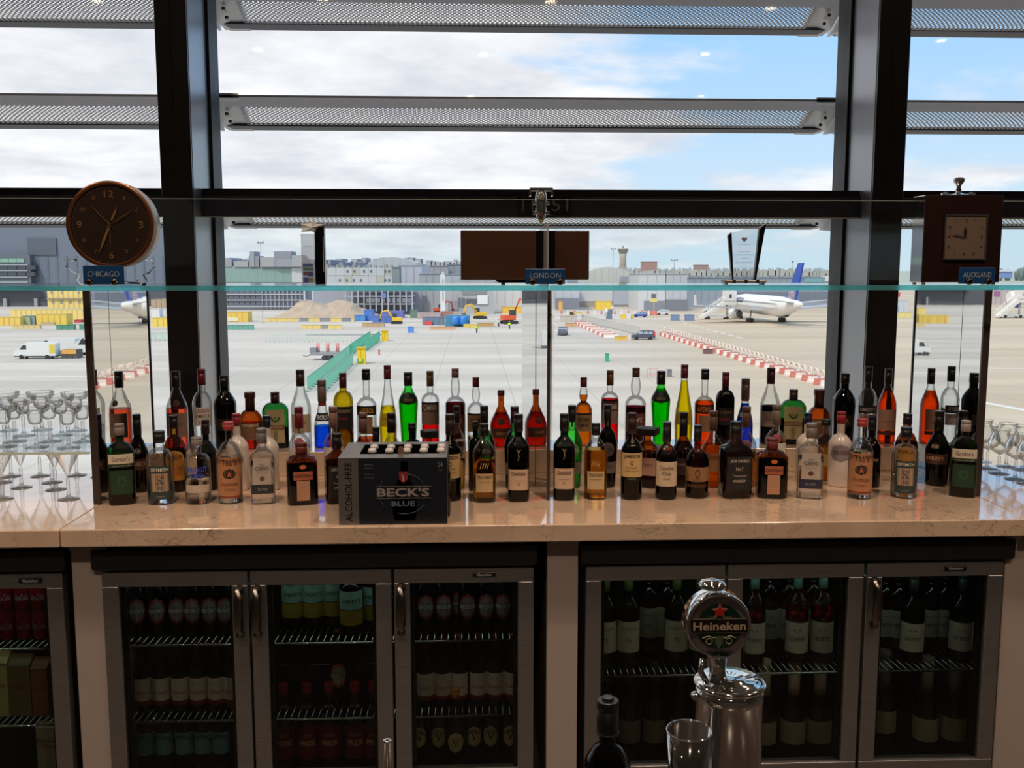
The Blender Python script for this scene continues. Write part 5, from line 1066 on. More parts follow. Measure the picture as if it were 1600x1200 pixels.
for k, (nm, lb, a, b, y0, y1, c, d) in enumerate(blds):
    yb = {'brick_block': 424, 'brick_annex': 424, 'wide_hall': 440, 'grey_warehouse': 462, 'banded_warehouse': 466}.get(nm, y1)
    d = {'dark_shed': 8, 'grey_hangar': 20, 'vault_hangar': 40, 'low_hall': 12, 'clad_hall': 12, 'gate_building': 10, 'grey_warehouse': 8, 'box_hangar': 20, 'side_hangar': 20}.get(nm, d)
    dist = {'brick_block': 1500, 'brick_annex': 1500, 'wide_hall': 520, 'grey_warehouse': 420, 'banded_warehouse': 430, 'pale_hall': 335, 'dark_shed': 312, 'low_hall': 312, 'clad_hall': 312, 'white_hall': 318, 'gate_building': 300, 'grey_hangar': 326, 'vault_hangar': 352, 'box_hangar': 320, 'side_hangar': 320, 'blue_grey_terminal': 345}.get(nm)
    o = Out(nm, lb, 'building', (a+b)/2, yb, group=None, Y=dist); OB[nm] = o
    if nm in ('vault_hangar', 'wide_hall'):
        L_ = P(a, y0, o.Y)[0]-o.X; R_ = P(b, y0, o.Y)[0]-o.X; zt = P(a, y0, o.Y)[2]-G; ze = zt*.66 if nm == 'vault_hangar' else zt*.8
        MB().prism([(L_, 0), (R_, 0)]+[(R_+(L_-R_)*i/10, ze+(zt-ze)*sin(pi*(.1+.8*i/10))) for i in range(11)], 0, d).build('hall_body', K(*c), o.t)
    else:
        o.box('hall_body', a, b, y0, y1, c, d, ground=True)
        o.box('roof_edge', a-.3, b+.3, y0-.8, y0, tuple(int(x*.88) for x in c), d+.4, .3)
    n = max(1, int((b-a)/11))
    for i in range(1, n): o.box('cladding_joint', a+(b-a)*i/n-.15, a+(b-a)*i/n+.15, y0+2, y1-6, tuple(int(x*.86) for x in c), .2, .12)
o = OB['gate_building']
o.box('dark_opening', 728, 745, 467, 475, (70, 72, 80), 1, .3); o.box('white_panel', 746, 762, 461, 475, (236, 236, 232), 1, .5); o.box('window_band', 722, 760, 452, 460, (120, 124, 122), 1, .3); o.box('dark_opening', 716, 726, 465, 480, (84, 84, 92), 1, .3)
o = OB['grey_hangar']; o.box('dark_base', 868, 905, 466, 481, (110, 112, 124), 1, .4); o.box('upper_window', 886, 902, 429, 441, (130, 134, 146), 1, .4)
o = OB['vault_hangar']; o.box('door_panel', 904, 958, 447, 471, (204, 204, 202), 1, .5); o.box('side_panel', 958, 997, 450, 476, (172, 176, 186), 1, .5); o.box('brown_door', 905, 931, 472, 482, (160, 146, 132), 1, .6); o.box('dark_strip', 968, 994, 432, 441, (150, 152, 160), 1, .4)
o = OB['box_hangar']; o.box('dark_base', 1006, 1040, 470, 488, (120, 124, 132), 1, .4)
o = OB['side_hangar']; o.box('dark_base', 1040, 1074, 468, 488, (104, 108, 118), 1, .4)
o = OB['blue_grey_terminal']
o.box('teal_panel', 1256, 1286, 434.5, 441, (104, 160, 170), 1, .4); o.box('white_panel', 1288, 1301, 431, 440, (220, 220, 220), 3, .4); o.box('dark_band', 1150, 1300, 456, 470, (92, 100, 116), 1, .4)
for i in range(16): o.box('roof_unit', 1080+i*14, 1086+i*14, 430.5+(i*7 % 3), 434.2, (128, 130, 136), 4)
o = OB['clad_hall']; o.box('rear_band', 700, 720, 470, 484, (150, 150, 158), .6, .3)
# white chimney
o = Out('white_chimney', 'slim white chimney between two grey halls', 'chimney', 692, 484, Y=296)
o.box('shaft', 688, 695, 429, 484, (232, 232, 230), 4, ground=True); o.box('cap', 690, 693.5, 425, 429, (214, 214, 214), 2); o.box('slot', 691, 693, 436, 470, (170, 172, 178), .3, .1)
# control tower
o = Out('control_tower', 'concrete control tower with a flared top on the skyline', 'tower', 973, 425, Y=900)
k = 900/F/cos(YAW)*.985
zt = P(973, 388, 900)[2]-G; zs = P(973, 391, 900)[2]-G; zn = P(973, 397, 900)[2]-G; zb = 0
MB().lathe([(6*k, 0), (5.2*k, zn*.9), (5.8*k, zn)], 16).build('shaft', K(182, 170, 154), o.t)
MB().lathe([(5.8*k, zn), (8.4*k, zs), (8.6*k, zt-2), (8.2*k, zt)], 16).build('flared_cab', K(170, 168, 160), o.t)
MB().lathe([(1*k, zt), (.8*k, zt+2.5)], 8).build('beacon', K(120, 120, 120), o.t)
MB().box(-7*k, 6*k, -4, 4, 0, P(973, 417, 900)[2]-G).build('podium', K(170, 168, 166), o.t)
# tall light masts
for i, (x, yt, Y, lb, hw_) in enumerate(((410, 378, 250, 'slim apron light mast left of the star award', 4), (957, 388, 300, 'apron light mast just left of the control tower', 3), (1052, 405, 700, 'distant T-shaped mast left of the award plaque', 5), (721, 452, 285, 'short lamp post below the brown box', 2), (1236, 408, 900, 'thin distant mast between the plaque and the blue tail fin', 1))):
    o = Out('light_mast', lb, 'mast', x, 480, Y=Y); zt = P(x, yt, Y)[2]-G; kk = Y/F
    MB().lathe([(.5*kk, 0), (.38*kk, zt)], 8).build('pole', K(150, 156, 166), o.t)
    B(-hw_*kk, hw_*kk, -.3, .3, zt-2.2*kk, zt-1.0*kk).build('crossarm', K(150, 156, 166), o.t)
    for s in (-1, 1): B(s*hw_*kk-.6*kk, s*hw_*kk+.6*kk, -.5, .5, zt-1.6*kk, zt+.4*kk).build('lamp_head', K(120, 126, 136), o.t)
# skyline trees and town, too far to tell apart; pale colours carry the haze
def skyline(name, label, x0, x1, ylo, yhi, Y, col, seed, step=3):
    rnd = random.Random(seed); mb = MB(); x = x0
    while x < x1:
        w_ = rnd.uniform(step*.8, step*2.2); h = rnd.uniform(ylo, yhi); a = P(x, 430, Y); b = P(x+w_, h, Y)
        if name == 'treeline':
            r_ = (b[0]-a[0])*.75; zc = b[2]-r_*.6; mb.lathe([(r_*.5, G-zc), (r_, -r_*.2), (r_*.8, r_*.35), (r_*.2, r_*.6)], 7, ((a[0]+b[0])/2, Y+rnd.uniform(0, 40), zc))
        else: mb.box(a[0], b[0], Y, Y+40, G, b[2])
        x += w_*.85
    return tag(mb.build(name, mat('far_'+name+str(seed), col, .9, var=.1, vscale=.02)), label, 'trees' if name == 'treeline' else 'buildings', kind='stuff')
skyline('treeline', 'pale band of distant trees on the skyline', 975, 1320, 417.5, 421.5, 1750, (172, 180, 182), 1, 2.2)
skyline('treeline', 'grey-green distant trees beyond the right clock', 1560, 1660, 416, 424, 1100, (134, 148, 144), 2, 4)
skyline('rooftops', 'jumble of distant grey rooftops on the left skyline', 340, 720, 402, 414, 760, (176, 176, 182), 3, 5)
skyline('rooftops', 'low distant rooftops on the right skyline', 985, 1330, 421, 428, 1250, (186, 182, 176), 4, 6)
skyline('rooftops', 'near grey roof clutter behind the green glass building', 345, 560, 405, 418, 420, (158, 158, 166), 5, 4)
o = Out('blue_shed', 'distant building with blue panels right of the square clock', 'building', 1571, 436, Y=900)
o.box('wall', 1562, 1582, 424, 434, (104, 136, 200), 20); o.box('white_roof', 1560, 1583, 421.5, 424.5, (214, 222, 232), 22, 1)
tag(o.t, 'distant building with blue panels right of the square clock', 'building')
# spoil heap
o = Out('spoil_heap', 'broad brown heap of excavated earth behind the yellow barriers', 'heap', 500, 499)
a = P(418, 498, o.Y)[0]-o.X; b = P(585, 498, o.Y)[0]-o.X; zt = P(500, 474, o.Y)[2]-G; mb = MB(); nx, ny = 34, 10; rnd = random.Random(3); vs = []
for j in range(ny+1):
    for i in range(nx+1):
        u, v = i/nx, j/ny; e = min(1, u/.22, (1-u)/.25); f = sin(pi*min(1, v*1.0)); h = zt*1.08*max(0, e)*max(0, f)**.7*(.9+.12*sin(u*17+v*6)+rnd.uniform(-.06, .06))
        vs.append((a+(b-a)*u, v*26, h))
mb.add(vs, [(j*(nx+1)+i, j*(nx+1)+i+1, (j+1)*(nx+1)+i+1, (j+1)*(nx+1)+i) for j in range(ny) for i in range(nx)]).build('earth', mat('brown_earth', (184, 164, 142), .9, var=.14, vscale=.3), o.t, fix=False)
# site clutter: boxes, tanks, hoardings
def simple(nm, lb, cat, x0, x1, y0, y1, col, d=3, parts=(), group=None):
    o = Out(nm, lb, cat, (x0+x1)/2, y1, group); o.box('body', x0, x1, y0, y1, col, d, ground=True)
    o.box('top_edge', x0-.15, x1+.15, y0-.35, y0+.25, tuple(int(v*.85) for v in col), d+.1, .05)
    n = max(1, int((x1-x0)/8))
    for i in range(1, n): o.box('rib', x0+(x1-x0)*i/n-.2, x0+(x1-x0)*i/n+.2, y0+1, y1-.5, tuple(int(v*.86) for v in col), .1, .06)
    for p in parts: o.box(*p)
    return o
YL = (238, 196, 60); YP = (242, 208, 104); GR = (58, 132, 96); BU = (56, 110, 196)
o = simple('yellow_cabins', 'two-storey yellow site cabins left of the left mirror', 'cabin', 75, 139, 452, 482, YP, 8)
windows(o, 'window', (81, 97, 123), (457,), 4, 4, (150, 140, 110)); windows(o, 'window', (83, 96, 110, 124), (472,), 4, 5, (150, 140, 110)); o.box('walkway', 74, 140, 465.5, 467, (150, 140, 130), 1, .8)
simple('site_container', 'long pale yellow hoarding below the yellow cabins', 'container', 17, 129, 484, 501, YP, 3)
simple('site_container', 'bright yellow container in front of the pale yellow hoarding', 'container', 57, 103, 491, 508, YL, 4, [('grey_shutter', 65, 86, 503, 512, (186, 164, 120), .3, .3)])
simple('site_container', 'yellow container at the left edge above the vans', 'container', -20, 31, 496, 509, (240, 196, 70), 4)
simple('tank', 'grey and green tanks between two yellow containers', 'tank', 34, 54, 494, 508, (120, 136, 136), 3, [('green_tank', 39, 48, 495, 508, (150, 168, 110), 1, .5)])
simple('barrier', 'low yellow barrier in front of the yellow container', 'barrier', 19, 62, 508, 514, (226, 196, 120), 1)
simple('barrier', 'green barrier right of the yellow container, left of the mirror', 'barrier', 88, 116, 508, 515, GR, 1)
simple('barrier', 'second green barrier close to the left mirror', 'barrier', 124, 141, 507, 515, GR, 1)
simple('skip', 'small red skip beside the blue box near the left mirror', 'skip', 116, 127, 500, 504, (200, 50, 50), 2)
simple('site_container', 'brown crates right of the left mirror', 'container', 236, 268, 468, 481, (176, 148, 112), 5)
simple('site_container', 'white cabin between the left mirror and the left column', 'container', 237, 249, 483, 496, (232, 230, 226), 3)
simple('site_container', 'yellow containers between the left mirror and the left column', 'container', 238, 272, 497, 511, (240, 204, 70), 3)
simple('site_container', 'yellow container at the foot of the green glass building', 'container', 352, 387, 488, 503, (240, 192, 60), 5, [('white_print', 356, 372, 496, 502, (240, 230, 190), .1, .1)])
simple('barrier', 'green barrier just right of the left column', 'barrier', 355, 396, 508, 515, (90, 160, 140), .6)
for i, (x0, x1, c) in enumerate(((414, 432, YP), (432, 448, YP), (448, 466, YP), (468, 482, (130, 132, 136)), (482, 500, YP), (500, 516, (128, 132, 138)), (516, 534, YP), (534, 548, (120, 124, 132)), (548, 553, YP))):
    simple('hoarding_block', '%s block from the left of the hoarding at the foot of the earth heap' % ORD[i], 'barrier', x0+.3, x1-.3, 497.5, 502.5, c, .8, group='yellow and grey hoarding blocks')
for i, (x0, x1, c) in enumerate(((471, 488, YP), (488, 501, YP), (502, 512, (134, 140, 142)), (512, 534, YP))):
    simple('hoarding_block', '%s block of the nearer short yellow hoarding row, from the left' % ORD[i], 'barrier', x0+.3, x1-.3, 508, 514, c, .8, group='yellow hoarding blocks, nearer row')
simple('site_container', 'bright blue stacked container right of the earth heap', 'container', 569, 582, 485, 501, BU, 6)
simple('site_container', 'low blue tank left of the stacked blue container', 'container', 554, 570, 493, 502, (60, 130, 206), 4)
simple('site_container', 'long dark blue container beside the stacked blue one', 'container', 582, 613, 494, 505, (64, 98, 186), 5)
simple('site_container', 'violet-blue container behind the long dark blue one', 'container', 597, 630, 487, 497, (84, 92, 170), 6)
simple('site_container', 'dark green machine box right of the blue containers', 'container', 641, 652, 485, 497, (84, 116, 96), 4)
simple('site_container', 'pale pink brick stack near the white chimney', 'container', 652, 688, 489, 498, (176, 152, 148), 4)
simple('site_container', 'rust-brown open skip right of the pale pink stack', 'container', 689, 708, 487, 497, (164, 104, 82), 3)
o = Out('bowser', 'teal box with two round blue tanks standing on it', 'tank', 715, 510); o.box('box', 696, 734, 493, 510, (46, 120, 158), 5, ground=True)
for x in (712, 724):
    a_ = P(x, 500, o.Y); z1 = P(x, 494, o.Y)[2]-G; z0 = P(x, 506, o.Y)[2]-G
    MB().lathe([(.95, z0), (1.0, z0+.1), (1.0, z1-.2), (.7, z1)], 14, (a_[0]-o.X, -1.05, 0)).build('blue_tank', K(50, 130, 210, .3), o.t)
simple('site_container', 'grey-blue generator with red tanks left of the teal box', 'generator', 660, 694, 496, 508, (96, 116, 140), 4, [('red_tank', 664, 675, 502, 508, (220, 50, 50), 1, .6)])
def excavator(lb, px, py, sc, col, rz, arm=1):
    x, y, _ = at_z(px, py, G); t = thing('excavator', lb, 'excavator', (x, y, G), rz); k = sc
    for s in (-1, 1): MB().prism([(-1.6*k, .2*k), (-1.3*k, 0), (1.3*k, 0), (1.6*k, .2*k), (1.6*k, .5*k), (1.3*k, .7*k), (-1.3*k, .7*k), (-1.6*k, .5*k)], s*1.0*k-.25*k, s*1.0*k+.25*k).build('track', K(50, 50, 52), t)
    MB().box(-1.5*k, 1.2*k, -1.1*k, 1.1*k, .8*k, 1.8*k, ch=.08).build('body', K(*col), t)
    MB().box(.0*k, 1.2*k, -1.1*k, -.1*k, 1.8*k, 2.9*k, ch=.08).build('cab', K(60, 70, 78, .2), t)
    MB().tube([(1.0*k, .4*k, 1.6*k), (2.6*k, .4*k, 3.9*k*arm), (4.3*k, .4*k, 3.4*k*arm)], [.28*k, .3*k, .2*k], 6).build('boom', K(*col), t)
    MB().tube([(4.2*k, .4*k, 3.6*k*arm), (4.6*k, .4*k, 1.4*k)], [.2*k, .16*k], 6).build('dipper', K(*col), t)
    MB().prism([(4.2*k, 1.4*k), (5.0*k, 1.5*k), (5.0*k, .9*k), (4.5*k, .6*k)], 0, .8*k).build('bucket', K(70, 66, 60), t)
excavator('orange excavator with raised boom, left of the middle mirror', 795, 506, 1.25, (226, 96, 50), radians(20), 1.3)
excavator('yellow digger beside the rust skip, behind the tall yellow kiosk row', 750, 498, 1.05, (236, 190, 50), radians(200))
excavator('yellow excavator right of the blue containers', 620, 506, .9, (236, 190, 50), radians(180))
excavator('small red and orange digger by the pale pipes', 685, 490, 1.0, (214, 92, 60), radians(10))
excavator('small yellow loader right of the middle mirror, behind the dark car', 890, 500, .8, (232, 190, 70), radians(0), .7)
simple('site_container', 'wide bright yellow container behind the orange excavator', 'container', 785, 822, 480, 490, (244, 184, 40), 5)
simple('site_container', 'yellow container under the curved hangar, right of the middle mirror', 'container', 931, 955, 471, 484, (246, 200, 50), 4)
simple('site_container', 'orange sign box close to the right of the middle mirror', 'sign', 873, 879, 471, 486, (236, 170, 60), 1)
simple('plank_pile', 'yellow plank pile in front of the teal box', 'pile', 724, 744, 507, 512, (232, 200, 70), 2)
simple('plank_pile', 'orange formwork pile left of the middle mirror', 'pile', 746, 772, 505, 510, (200, 150, 80), 2)
simple('plank_pile', 'pale timber pile between the digger and the generator', 'pile', 566, 600, 505, 511, (196, 160, 110), 2)
simple('plank_pile', 'orange netting roll in front of the generator', 'pile', 672, 712, 511, 515, (222, 160, 110), 1)
simple('plank_pile', 'tan timber pile right of the middle mirror below the dark loader', 'pile', 884, 902, 505, 511, (214, 160, 110), 2)
simple('pallet_stack', 'pale rubble sacks right of the middle mirror', 'pile', 876, 902, 494, 503, (196, 184, 170), 2)
simple('tarp_box', 'small box under a bright blue cover in front of the site', 'box', 637, 646, 511, 520, (60, 130, 220), 1.5)
# people in yellow jackets (tiny)
def person(lb, px, py, jacket):
    x, y, _ = at_z(px, py, G); t = thing('person', lb, 'person', (x, y, G))
    MB().rings([[(r_*cos(a_)*1.0, r_*.7*sin(a_), z_) for a_ in [2*pi*i/10 for i in range(10)]] for r_, z_ in ((.16, .0), (.17, .45), (.21, .85), (.22, 1.05), (.27, 1.4), (.16, 1.5), (.07, 1.54), (.10, 1.6), (.11, 1.7), (.06, 1.8))], True).build('body', K(70, 70, 90), t)
    MB().lathe([(.23, .85), (.28, 1.1), (.30, 1.4), (.12, 1.5)], 10).build('jacket', K(*jacket), t)
    for s in (-1, 1): MB().tube([(s*.28, 0, 1.38), (s*.33, -.05, 1.1), (s*.30, -.15, .85)], .07, 6).build('sleeve', K(*jacket), t)
    MB().lathe([(.12, 1.72), (.10, 1.80), (.02, 1.84)], 8).build('helmet', K(235, 235, 235), t)
person('person in a yellow high-visibility jacket working beside the teal box', 745, 520, (200, 230, 60)); person('person in a yellow high-visibility jacket by the orange excavator', 796, 514, (200, 230, 60))
person('person in pale work clothes standing left of the orange excavator', 779, 510, (220, 220, 210))
# yellow kiosks
def kiosk(lb, px, py, w_, top, extra=False):
    Y = gY(px, py); o = Out('yellow_kiosk', lb, 'kiosk', px, py); o.box('cabinet', px-w_/2, px+w_/2, top, py, (244, 202, 40), 1.2, ground=True); o.box('roof', px-w_/2-.6, px+w_/2+.6, top-1, top+.3, (220, 180, 30), 1.5, .2)
    o.box('door_line', px-.2, px+.2, top+3, py-2, (200, 160, 30), .1, .04)
    if extra: o.box('green_notice', px-w_/2+1.5, px+w_/2-3, py-9, py-2, (80, 170, 90), .1, .1); o.box('notice_strip', px-w_/2+3, px+w_/2-5, py-9, py-4, (236, 210, 60), .1, .16)
kiosk('nearer bright yellow kiosk between the two green fences', 564, 569, 13, 544, True)
kiosk('farther bright yellow kiosk at the end of the green fences', 601, 533, 9, 517.5)
# green fences
def fence(lb, pts, h, n, col, cat='fence'):
    A = at_z(*pts[0], G); Bp = at_z(*pts[1], G); t = thing('green_fence', lb, cat, A); dx, dy = Bp[0]-A[0], Bp[1]-A[1]; L = sqrt(dx*dx+dy*dy); t.rotation_euler = (0, 0, atan2(dy, dx)); w_ = L/n
    pm = gm = None
    for i in range(n):
        if pm is None:
            pm = MB(); m_ = int(w_/.3)
            for j in range(m_): pm.box(.06+j*w_/m_, .06+j*w_/m_+.07, -.02, .02, .25, h)
            pm.box(0, w_, -.03, .03, .2, .3).box(0, w_, -.03, .03, h-.1, h); pm = pm.build('fence_panel', K(*col), t)
            gm = B(-.08, .08, -.25, .25, 0, .14).build('fence_foot', K(*tuple(int(c*.8) for c in col)), t)
        else:
            for q in (pm, gm): c = q.copy(); COL.objects.link(c); c.location = (i*w_, 0, 0)
fence('nearer green mesh fence running towards the window', [(480, 612), (549, 553)], 1.7, 22, (120, 190, 165))
fence('right-hand green mesh fence beside the nearer kiosk', [(505, 615), (552, 568)], 1.7, 14, (120, 190, 165))
fence('farther green mesh fence left of the yellow kiosks', [(547, 556), (579, 532)], 1.9, 16, (90, 180, 150))
fence('short green mesh fence right of the nearer kiosk', [(571, 549), (594, 532)], 1.9, 10, (90, 180, 150))
fence('pale green fence running across the apron behind the flatbed trailer', [(415, 535), (575, 534)], 1.5, 24, (190, 206, 198))
fence('pale green fence just right of the left mirror', [(236, 532), (272, 532)], 1.5, 5, (150, 200, 180))
o = simple('kerb_beam', 'long dark beam lying across the apron behind the pale fence', 'beam', 478, 597, 522.5, 524, (130, 134, 134), .6)
# flatbed trailer
x, y, _ = at_z(510, 562, G); t = thing('flatbed_trailer', 'grey flatbed trailer with red and white posts on the apron', 'trailer', (x, y, G)); k = y/F/cos(YAW)
MB().box(-24*k, 22*k, -1.1, 1.1, .75, 1.25).build('deck', K(150, 150, 152), t)
MB().prism([(-24*k, .8), (-24*k, 1.9), (-14*k, 1.9), (-14*k, 1.25)], -1.0, 1.0).build('load_box', K(140, 140, 144), t)
for wx_ in (-2, 6): 
    for s in (-1, 1): MB().lathe([(.38, -.12), (.38, .12)], 14, (wx_*k, s*1.0, .38), axis='y').build('wheel', K(60, 60, 62), t)
MB().tube([(-24*k, 0, .8), (-31*k, 0, .5), (-36*k, 0, .7)], .07, 6).build('drawbar', K(120, 120, 122), t)
for px_ in (-14, -11, 1, 4, 16, 19): MB().lathe([(.12, 1.2), (.10, 2.6)], 8, (px_*k, 0, 0)).build('striped_post', K(214, 130, 120), t)
simple('traffic_cone', 'small orange cone right of the nearer kiosk', 'cone', 591, 593.5, 547, 555, (220, 110, 90), .4)
simple('electric_box', 'small green cabinet alone on the apron right of middle mirror', 'box', 946, 952, 553, 565, (70, 170, 130), .5)
simple('grey_bin', 'small grey bin beside the red frame barriers', 'bin', 1044, 1050, 578, 589, (120, 124, 124), .7)
simple('crate', 'dark red crate lying beside the red and white barriers', 'crate', 1100, 1114, 546, 553, (120, 96, 96), 1)
for i, (x0, x1) in enumerate(((1011, 1027), (1016, 1041))):
    Y = gY(x0, 590-i*2); A_ = P(x0, 590, Y); C_ = P(x1, 575, Y); t = thing('frame_barrier', ('left', 'right')[i]+' thin pink tubular barrier standing on the apron', 'barrier', (A_[0], Y, G), group='pink tubular barriers')
    W_ = C_[0]-A_[0]; MB().tube([(0, 0, .0), (0, 0, 1.1), (W_, 0, 1.1), (W_, 0, 0), (W_, 0, .35), (0, 0, .35)], .035, 6).build('tube_frame', K(220, 150, 150), t)
    B(0, .05, -.3, .3, 0, .05).build('foot', K(180, 120, 120), t); B(W_-.05, W_, -.3, .3, 0, .05).build('foot', K(180, 120, 120), t)
# vehicles
def van(nm, lb, px, py, L, h, col, rz=0, stripe=None, boxy=False, cat='van'):
    x, y, _ = at_z(px, py, G); t = thing(nm, lb, cat, (x, y+.9, G), rz); H = h; wd = .95
    if boxy: prof = [(-L/2, .45), (L/2, .45), (L/2, H), (-L*.22, H), (-L*.23, H*.80), (-L*.40, H*.76), (-L*.47, H*.45), (-L/2, H*.38)]
    else: prof = [(-L/2, .35), (L/2, .35), (L/2, H*.94), (L*.47, H), (-L*.20, H), (-L*.27, H*.93), (-L*.40, H*.60), (-L*.49, H*.48), (-L*.51, .5)]
    MB().prism(prof, -wd, wd).build('body', K(*col, .3), t)
    gl = K(60, 66, 74, .15)
    MB().prism([(-L*.37, H*.58), (-L*.28, H*.85), (-L*.20, H*.85), (-L*.20, H*.58)], -wd-.02, wd+.02).build('side_window', gl, t)
    MB().prism([(-L*.395, H*.62), (-L*.285, H*.90), (-L*.275, H*.88), (-L*.38, H*.60)], -wd*.85, wd*.85).build('windscreen', gl, t)
    for wx_ in (-L*.33, L*.30):
        for s in (-1, 1): MB().lathe([(.34, -.12), (.34, .12)], 14, (wx_, s*(wd-.08), .34), axis='y').build('wheel', K(44, 44, 46), t)
    B(-L/2-.04, L/2+.05, -wd-.03, wd+.03, .32, .5).build('bumper_strip', K(70, 70, 72), t)
    if stripe:
        for q in stripe: MB().box(L*q[0], L*q[1], -wd-.03, wd+.03, H*q[2], H*q[3]).build(q[4], K(*q[5]), t)
    return t
van('van', 'white van with yellow rear chevrons, nearest of the vans at the left', 55, 561, 6.3, 2.55, (226, 226, 222), stripe=[(.36, .49, .35, .9, 'yellow_chevrons', (222, 200, 70)), (-.2, .3, .14, .18, 'side_marks', (210, 200, 90))])
van('van', 'second white van parked behind the nearest one at the left', 88, 553, 6.3, 2.6, (220, 220, 216), stripe=[(-.1, .1, .6, .75, 'dark_stripe', (90, 90, 96))])
o = simple('cargo_trailer', 'small trailer with an orange panel behind the white van', 'trailer', 96, 121, 547, 560, (90, 88, 88), 2, [('orange_panel', 97, 119, 546.5, 553, (226, 170, 90), .2, .15)])
van('box_truck', 'white box truck just left of the left mirror', 148, 555, 7.0, 3.0, (228, 226, 220), boxy=True, cat='truck')
CAR = (84, 90, 104)
def carr(lb, px, py, L, h, col, rz=0):
    x, y, _ = at_z(px, py, G); t = thing('car', lb, 'car', (x, y+.9, G), rz)
    MB().prism([(-L/2, .3), (L/2, .3), (L/2, h*.6), (L*.44, h*.95), (L*.36, h), (-L*.10, h), (-L*.30, h*.62), (-L*.48, h*.52)], -.85, .85).build('body', K(*col, .3), t)
    for a_, b_ in ((-.24, -.04), (-.02, .18), (.2, .38)): MB().prism([(L*a_, h*.62), (L*a_+.15, h*.9), (L*b_, h*.9), (L*b_, h*.62)], -.87, .87).build('window', K(170, 184, 196, .15), t)
    for wx_ in (-L*.3, L*.3):
        for s in (-1, 1): MB().lathe([(.33, -.11), (.33, .11)], 14, (wx_, s*.8, .33), axis='y').build('wheel', K(40, 40, 42), t)
    return t
c1 = carr('dark grey estate van with a red rear parked by the red and white barriers', 1006, 531, 4.6, 1.85, CAR)
MB().prism([(2.0, .7), (2.34, .7), (2.2, 1.75), (2.0, 1.75)], -.9, .9).build('red_rear', K(206, 70, 70), c1)
carr('dark grey car seen from the front just right of the middle mirror', 880, 524, 4.2, 1.75, CAR, radians(78))
simple('baggage_cart', 'blue covered baggage cart, left of two near the white hangar', 'cart', 1050, 1062, 492, 501, (96, 124, 160), 2)
simple('baggage_cart', 'blue covered baggage cart, right of two near the white hangar', 'cart', 1072, 1085, 492, 501, (96, 124, 160), 2)
carr('small blue car beyond the long barrier', 1001, 496, 4.0, 1.6, (80, 100, 170))
carr('small white car at the far side of the apron left of the carts', 1036, 492, 4.0, 1.6, (214, 214, 216))
carr('tiny white car behind the airliner wing', 1108, 488, 3.6, 1.4, (220, 220, 220))
simple('belt_loader', 'yellow belt loader on the far apron', 'loader', 971, 990, 492, 498, (236, 200, 50), 2, [('white_box', 979, 985, 490, 499, (220, 222, 226), 1, 1)])
# tall steps unit
x, y, _ = at_z(951, 499, G); t = thing('conveyor_ramp', 'upright blue-grey conveyor ramp standing left of the belt loader', 'ramp', (x, y, G)); k = y/F
MB().prism([(-4*k, .2), (5*k, .2), (4.5*k, 16*k), (0, 16*k)], -.8, .8).build('ramp_body', K(110, 124, 142), t)
MB().tube([(-6*k, 0, 1), (-3*k, 0, 18*k)], .25, 6).build('white_rail', K(226, 226, 226), t); MB().tube([(4*k, 0, 15*k), (6*k, 0, 20*k)], .25, 6).build('white_rail', K(226, 226, 226), t)
o = Out('stand_sign', 'red and yellow framed stand marker with a dark panel above, before the white hangar', 'sign', 1021, 496)
o.box('dark_panel', 1018, 1025, 459, 466, (80, 82, 80), .5); o.box('pole', 1021, 1022.4, 465, 496, (190, 170, 120), .4, ground=True); o.box('yellow_panel', 1016, 1027, 467, 472, (226, 210, 90), .4, .1); o.box('red_foot', 1016, 1027, 486, 492, (226, 110, 90), .5, .1)
for x in (1017, 1026): o.box('foot', x-.5, x+.5, 490, 496, (220, 190, 90), .5, .1, ground=True)
# red and white barriers
RW = ((206, 122, 112), (236, 228, 218))
def barrier_row(lbl, a, b, n, w_, h, base, gap=.0, arch=True, grp=''):
    A = at_z(*a, G); Bp = at_z(*b, G); pm = {}
    ang = atan2(Bp[1]-A[1], Bp[0]-A[0]); L = sqrt((Bp[0]-A[0])**2+(Bp[1]-A[1])**2)/n
    for i in range(n):
        x, y = A[0]+(Bp[0]-A[0])*(i+.5)/n, A[1]+(Bp[1]-A[1])*(i+.5)/n; lb = lbl.format(ordn(i))
        if i % 2 in pm: c = copy_tree(pm[i % 2])
        else:
            t = thing('road_barrier', lb, 'barrier', group=grp); l2 = L*.46
            MB().prism([(-.45, 0), (.45, 0), (.42, .25), (.2, .35), (.14, h*.72), (-.14, h*.72), (-.2, .35), (-.42, .25)], -l2, l2, 'yz').build('block', K(*RW[i % 2], .5), t).rotation_euler = (0, 0, pi/2)
            if arch: MB().tube([(-l2*.8, 0, h*.70), (-l2*.75, 0, h*1.35), (-l2*.3, 0, h*1.6), (l2*.3, 0, h*1.6), (l2*.75, 0, h*1.35), (l2*.8, 0, h*.70)], .09, 6).build('hoop', K(236, 214, 200, .5), t)
            pm[i % 2] = t; c = t
        c.location = (x, y, G); c.rotation_euler = (0, 0, ang); c['label'] = lb
def ordn(i):
    tens = {20: 'twenty', 30: 'thirty', 40: 'forty', 50: 'fifty'}
    if i < 20: return ORD[i]
    q, r = divmod(i+1, 10)
    if r == 0: return {20: 'twentieth', 30: 'thirtieth', 40: 'fortieth', 50: 'fiftieth'}[q*10]
    return tens[q*10]+'-'+ORD[r-1]
barrier_row('{} barrier block from the far end of the long red and white hooped row', (1036, 524), (1300, 606), 44, 1.5, 1.1, 0, grp='red and white hooped barriers')
barrier_row('{} low barrier block from the far end of the row beside the pale fence', (906, 506), (957, 529), 16, 1.5, 1.0, 0, arch=False, grp='low red and white barriers by the pale fence')
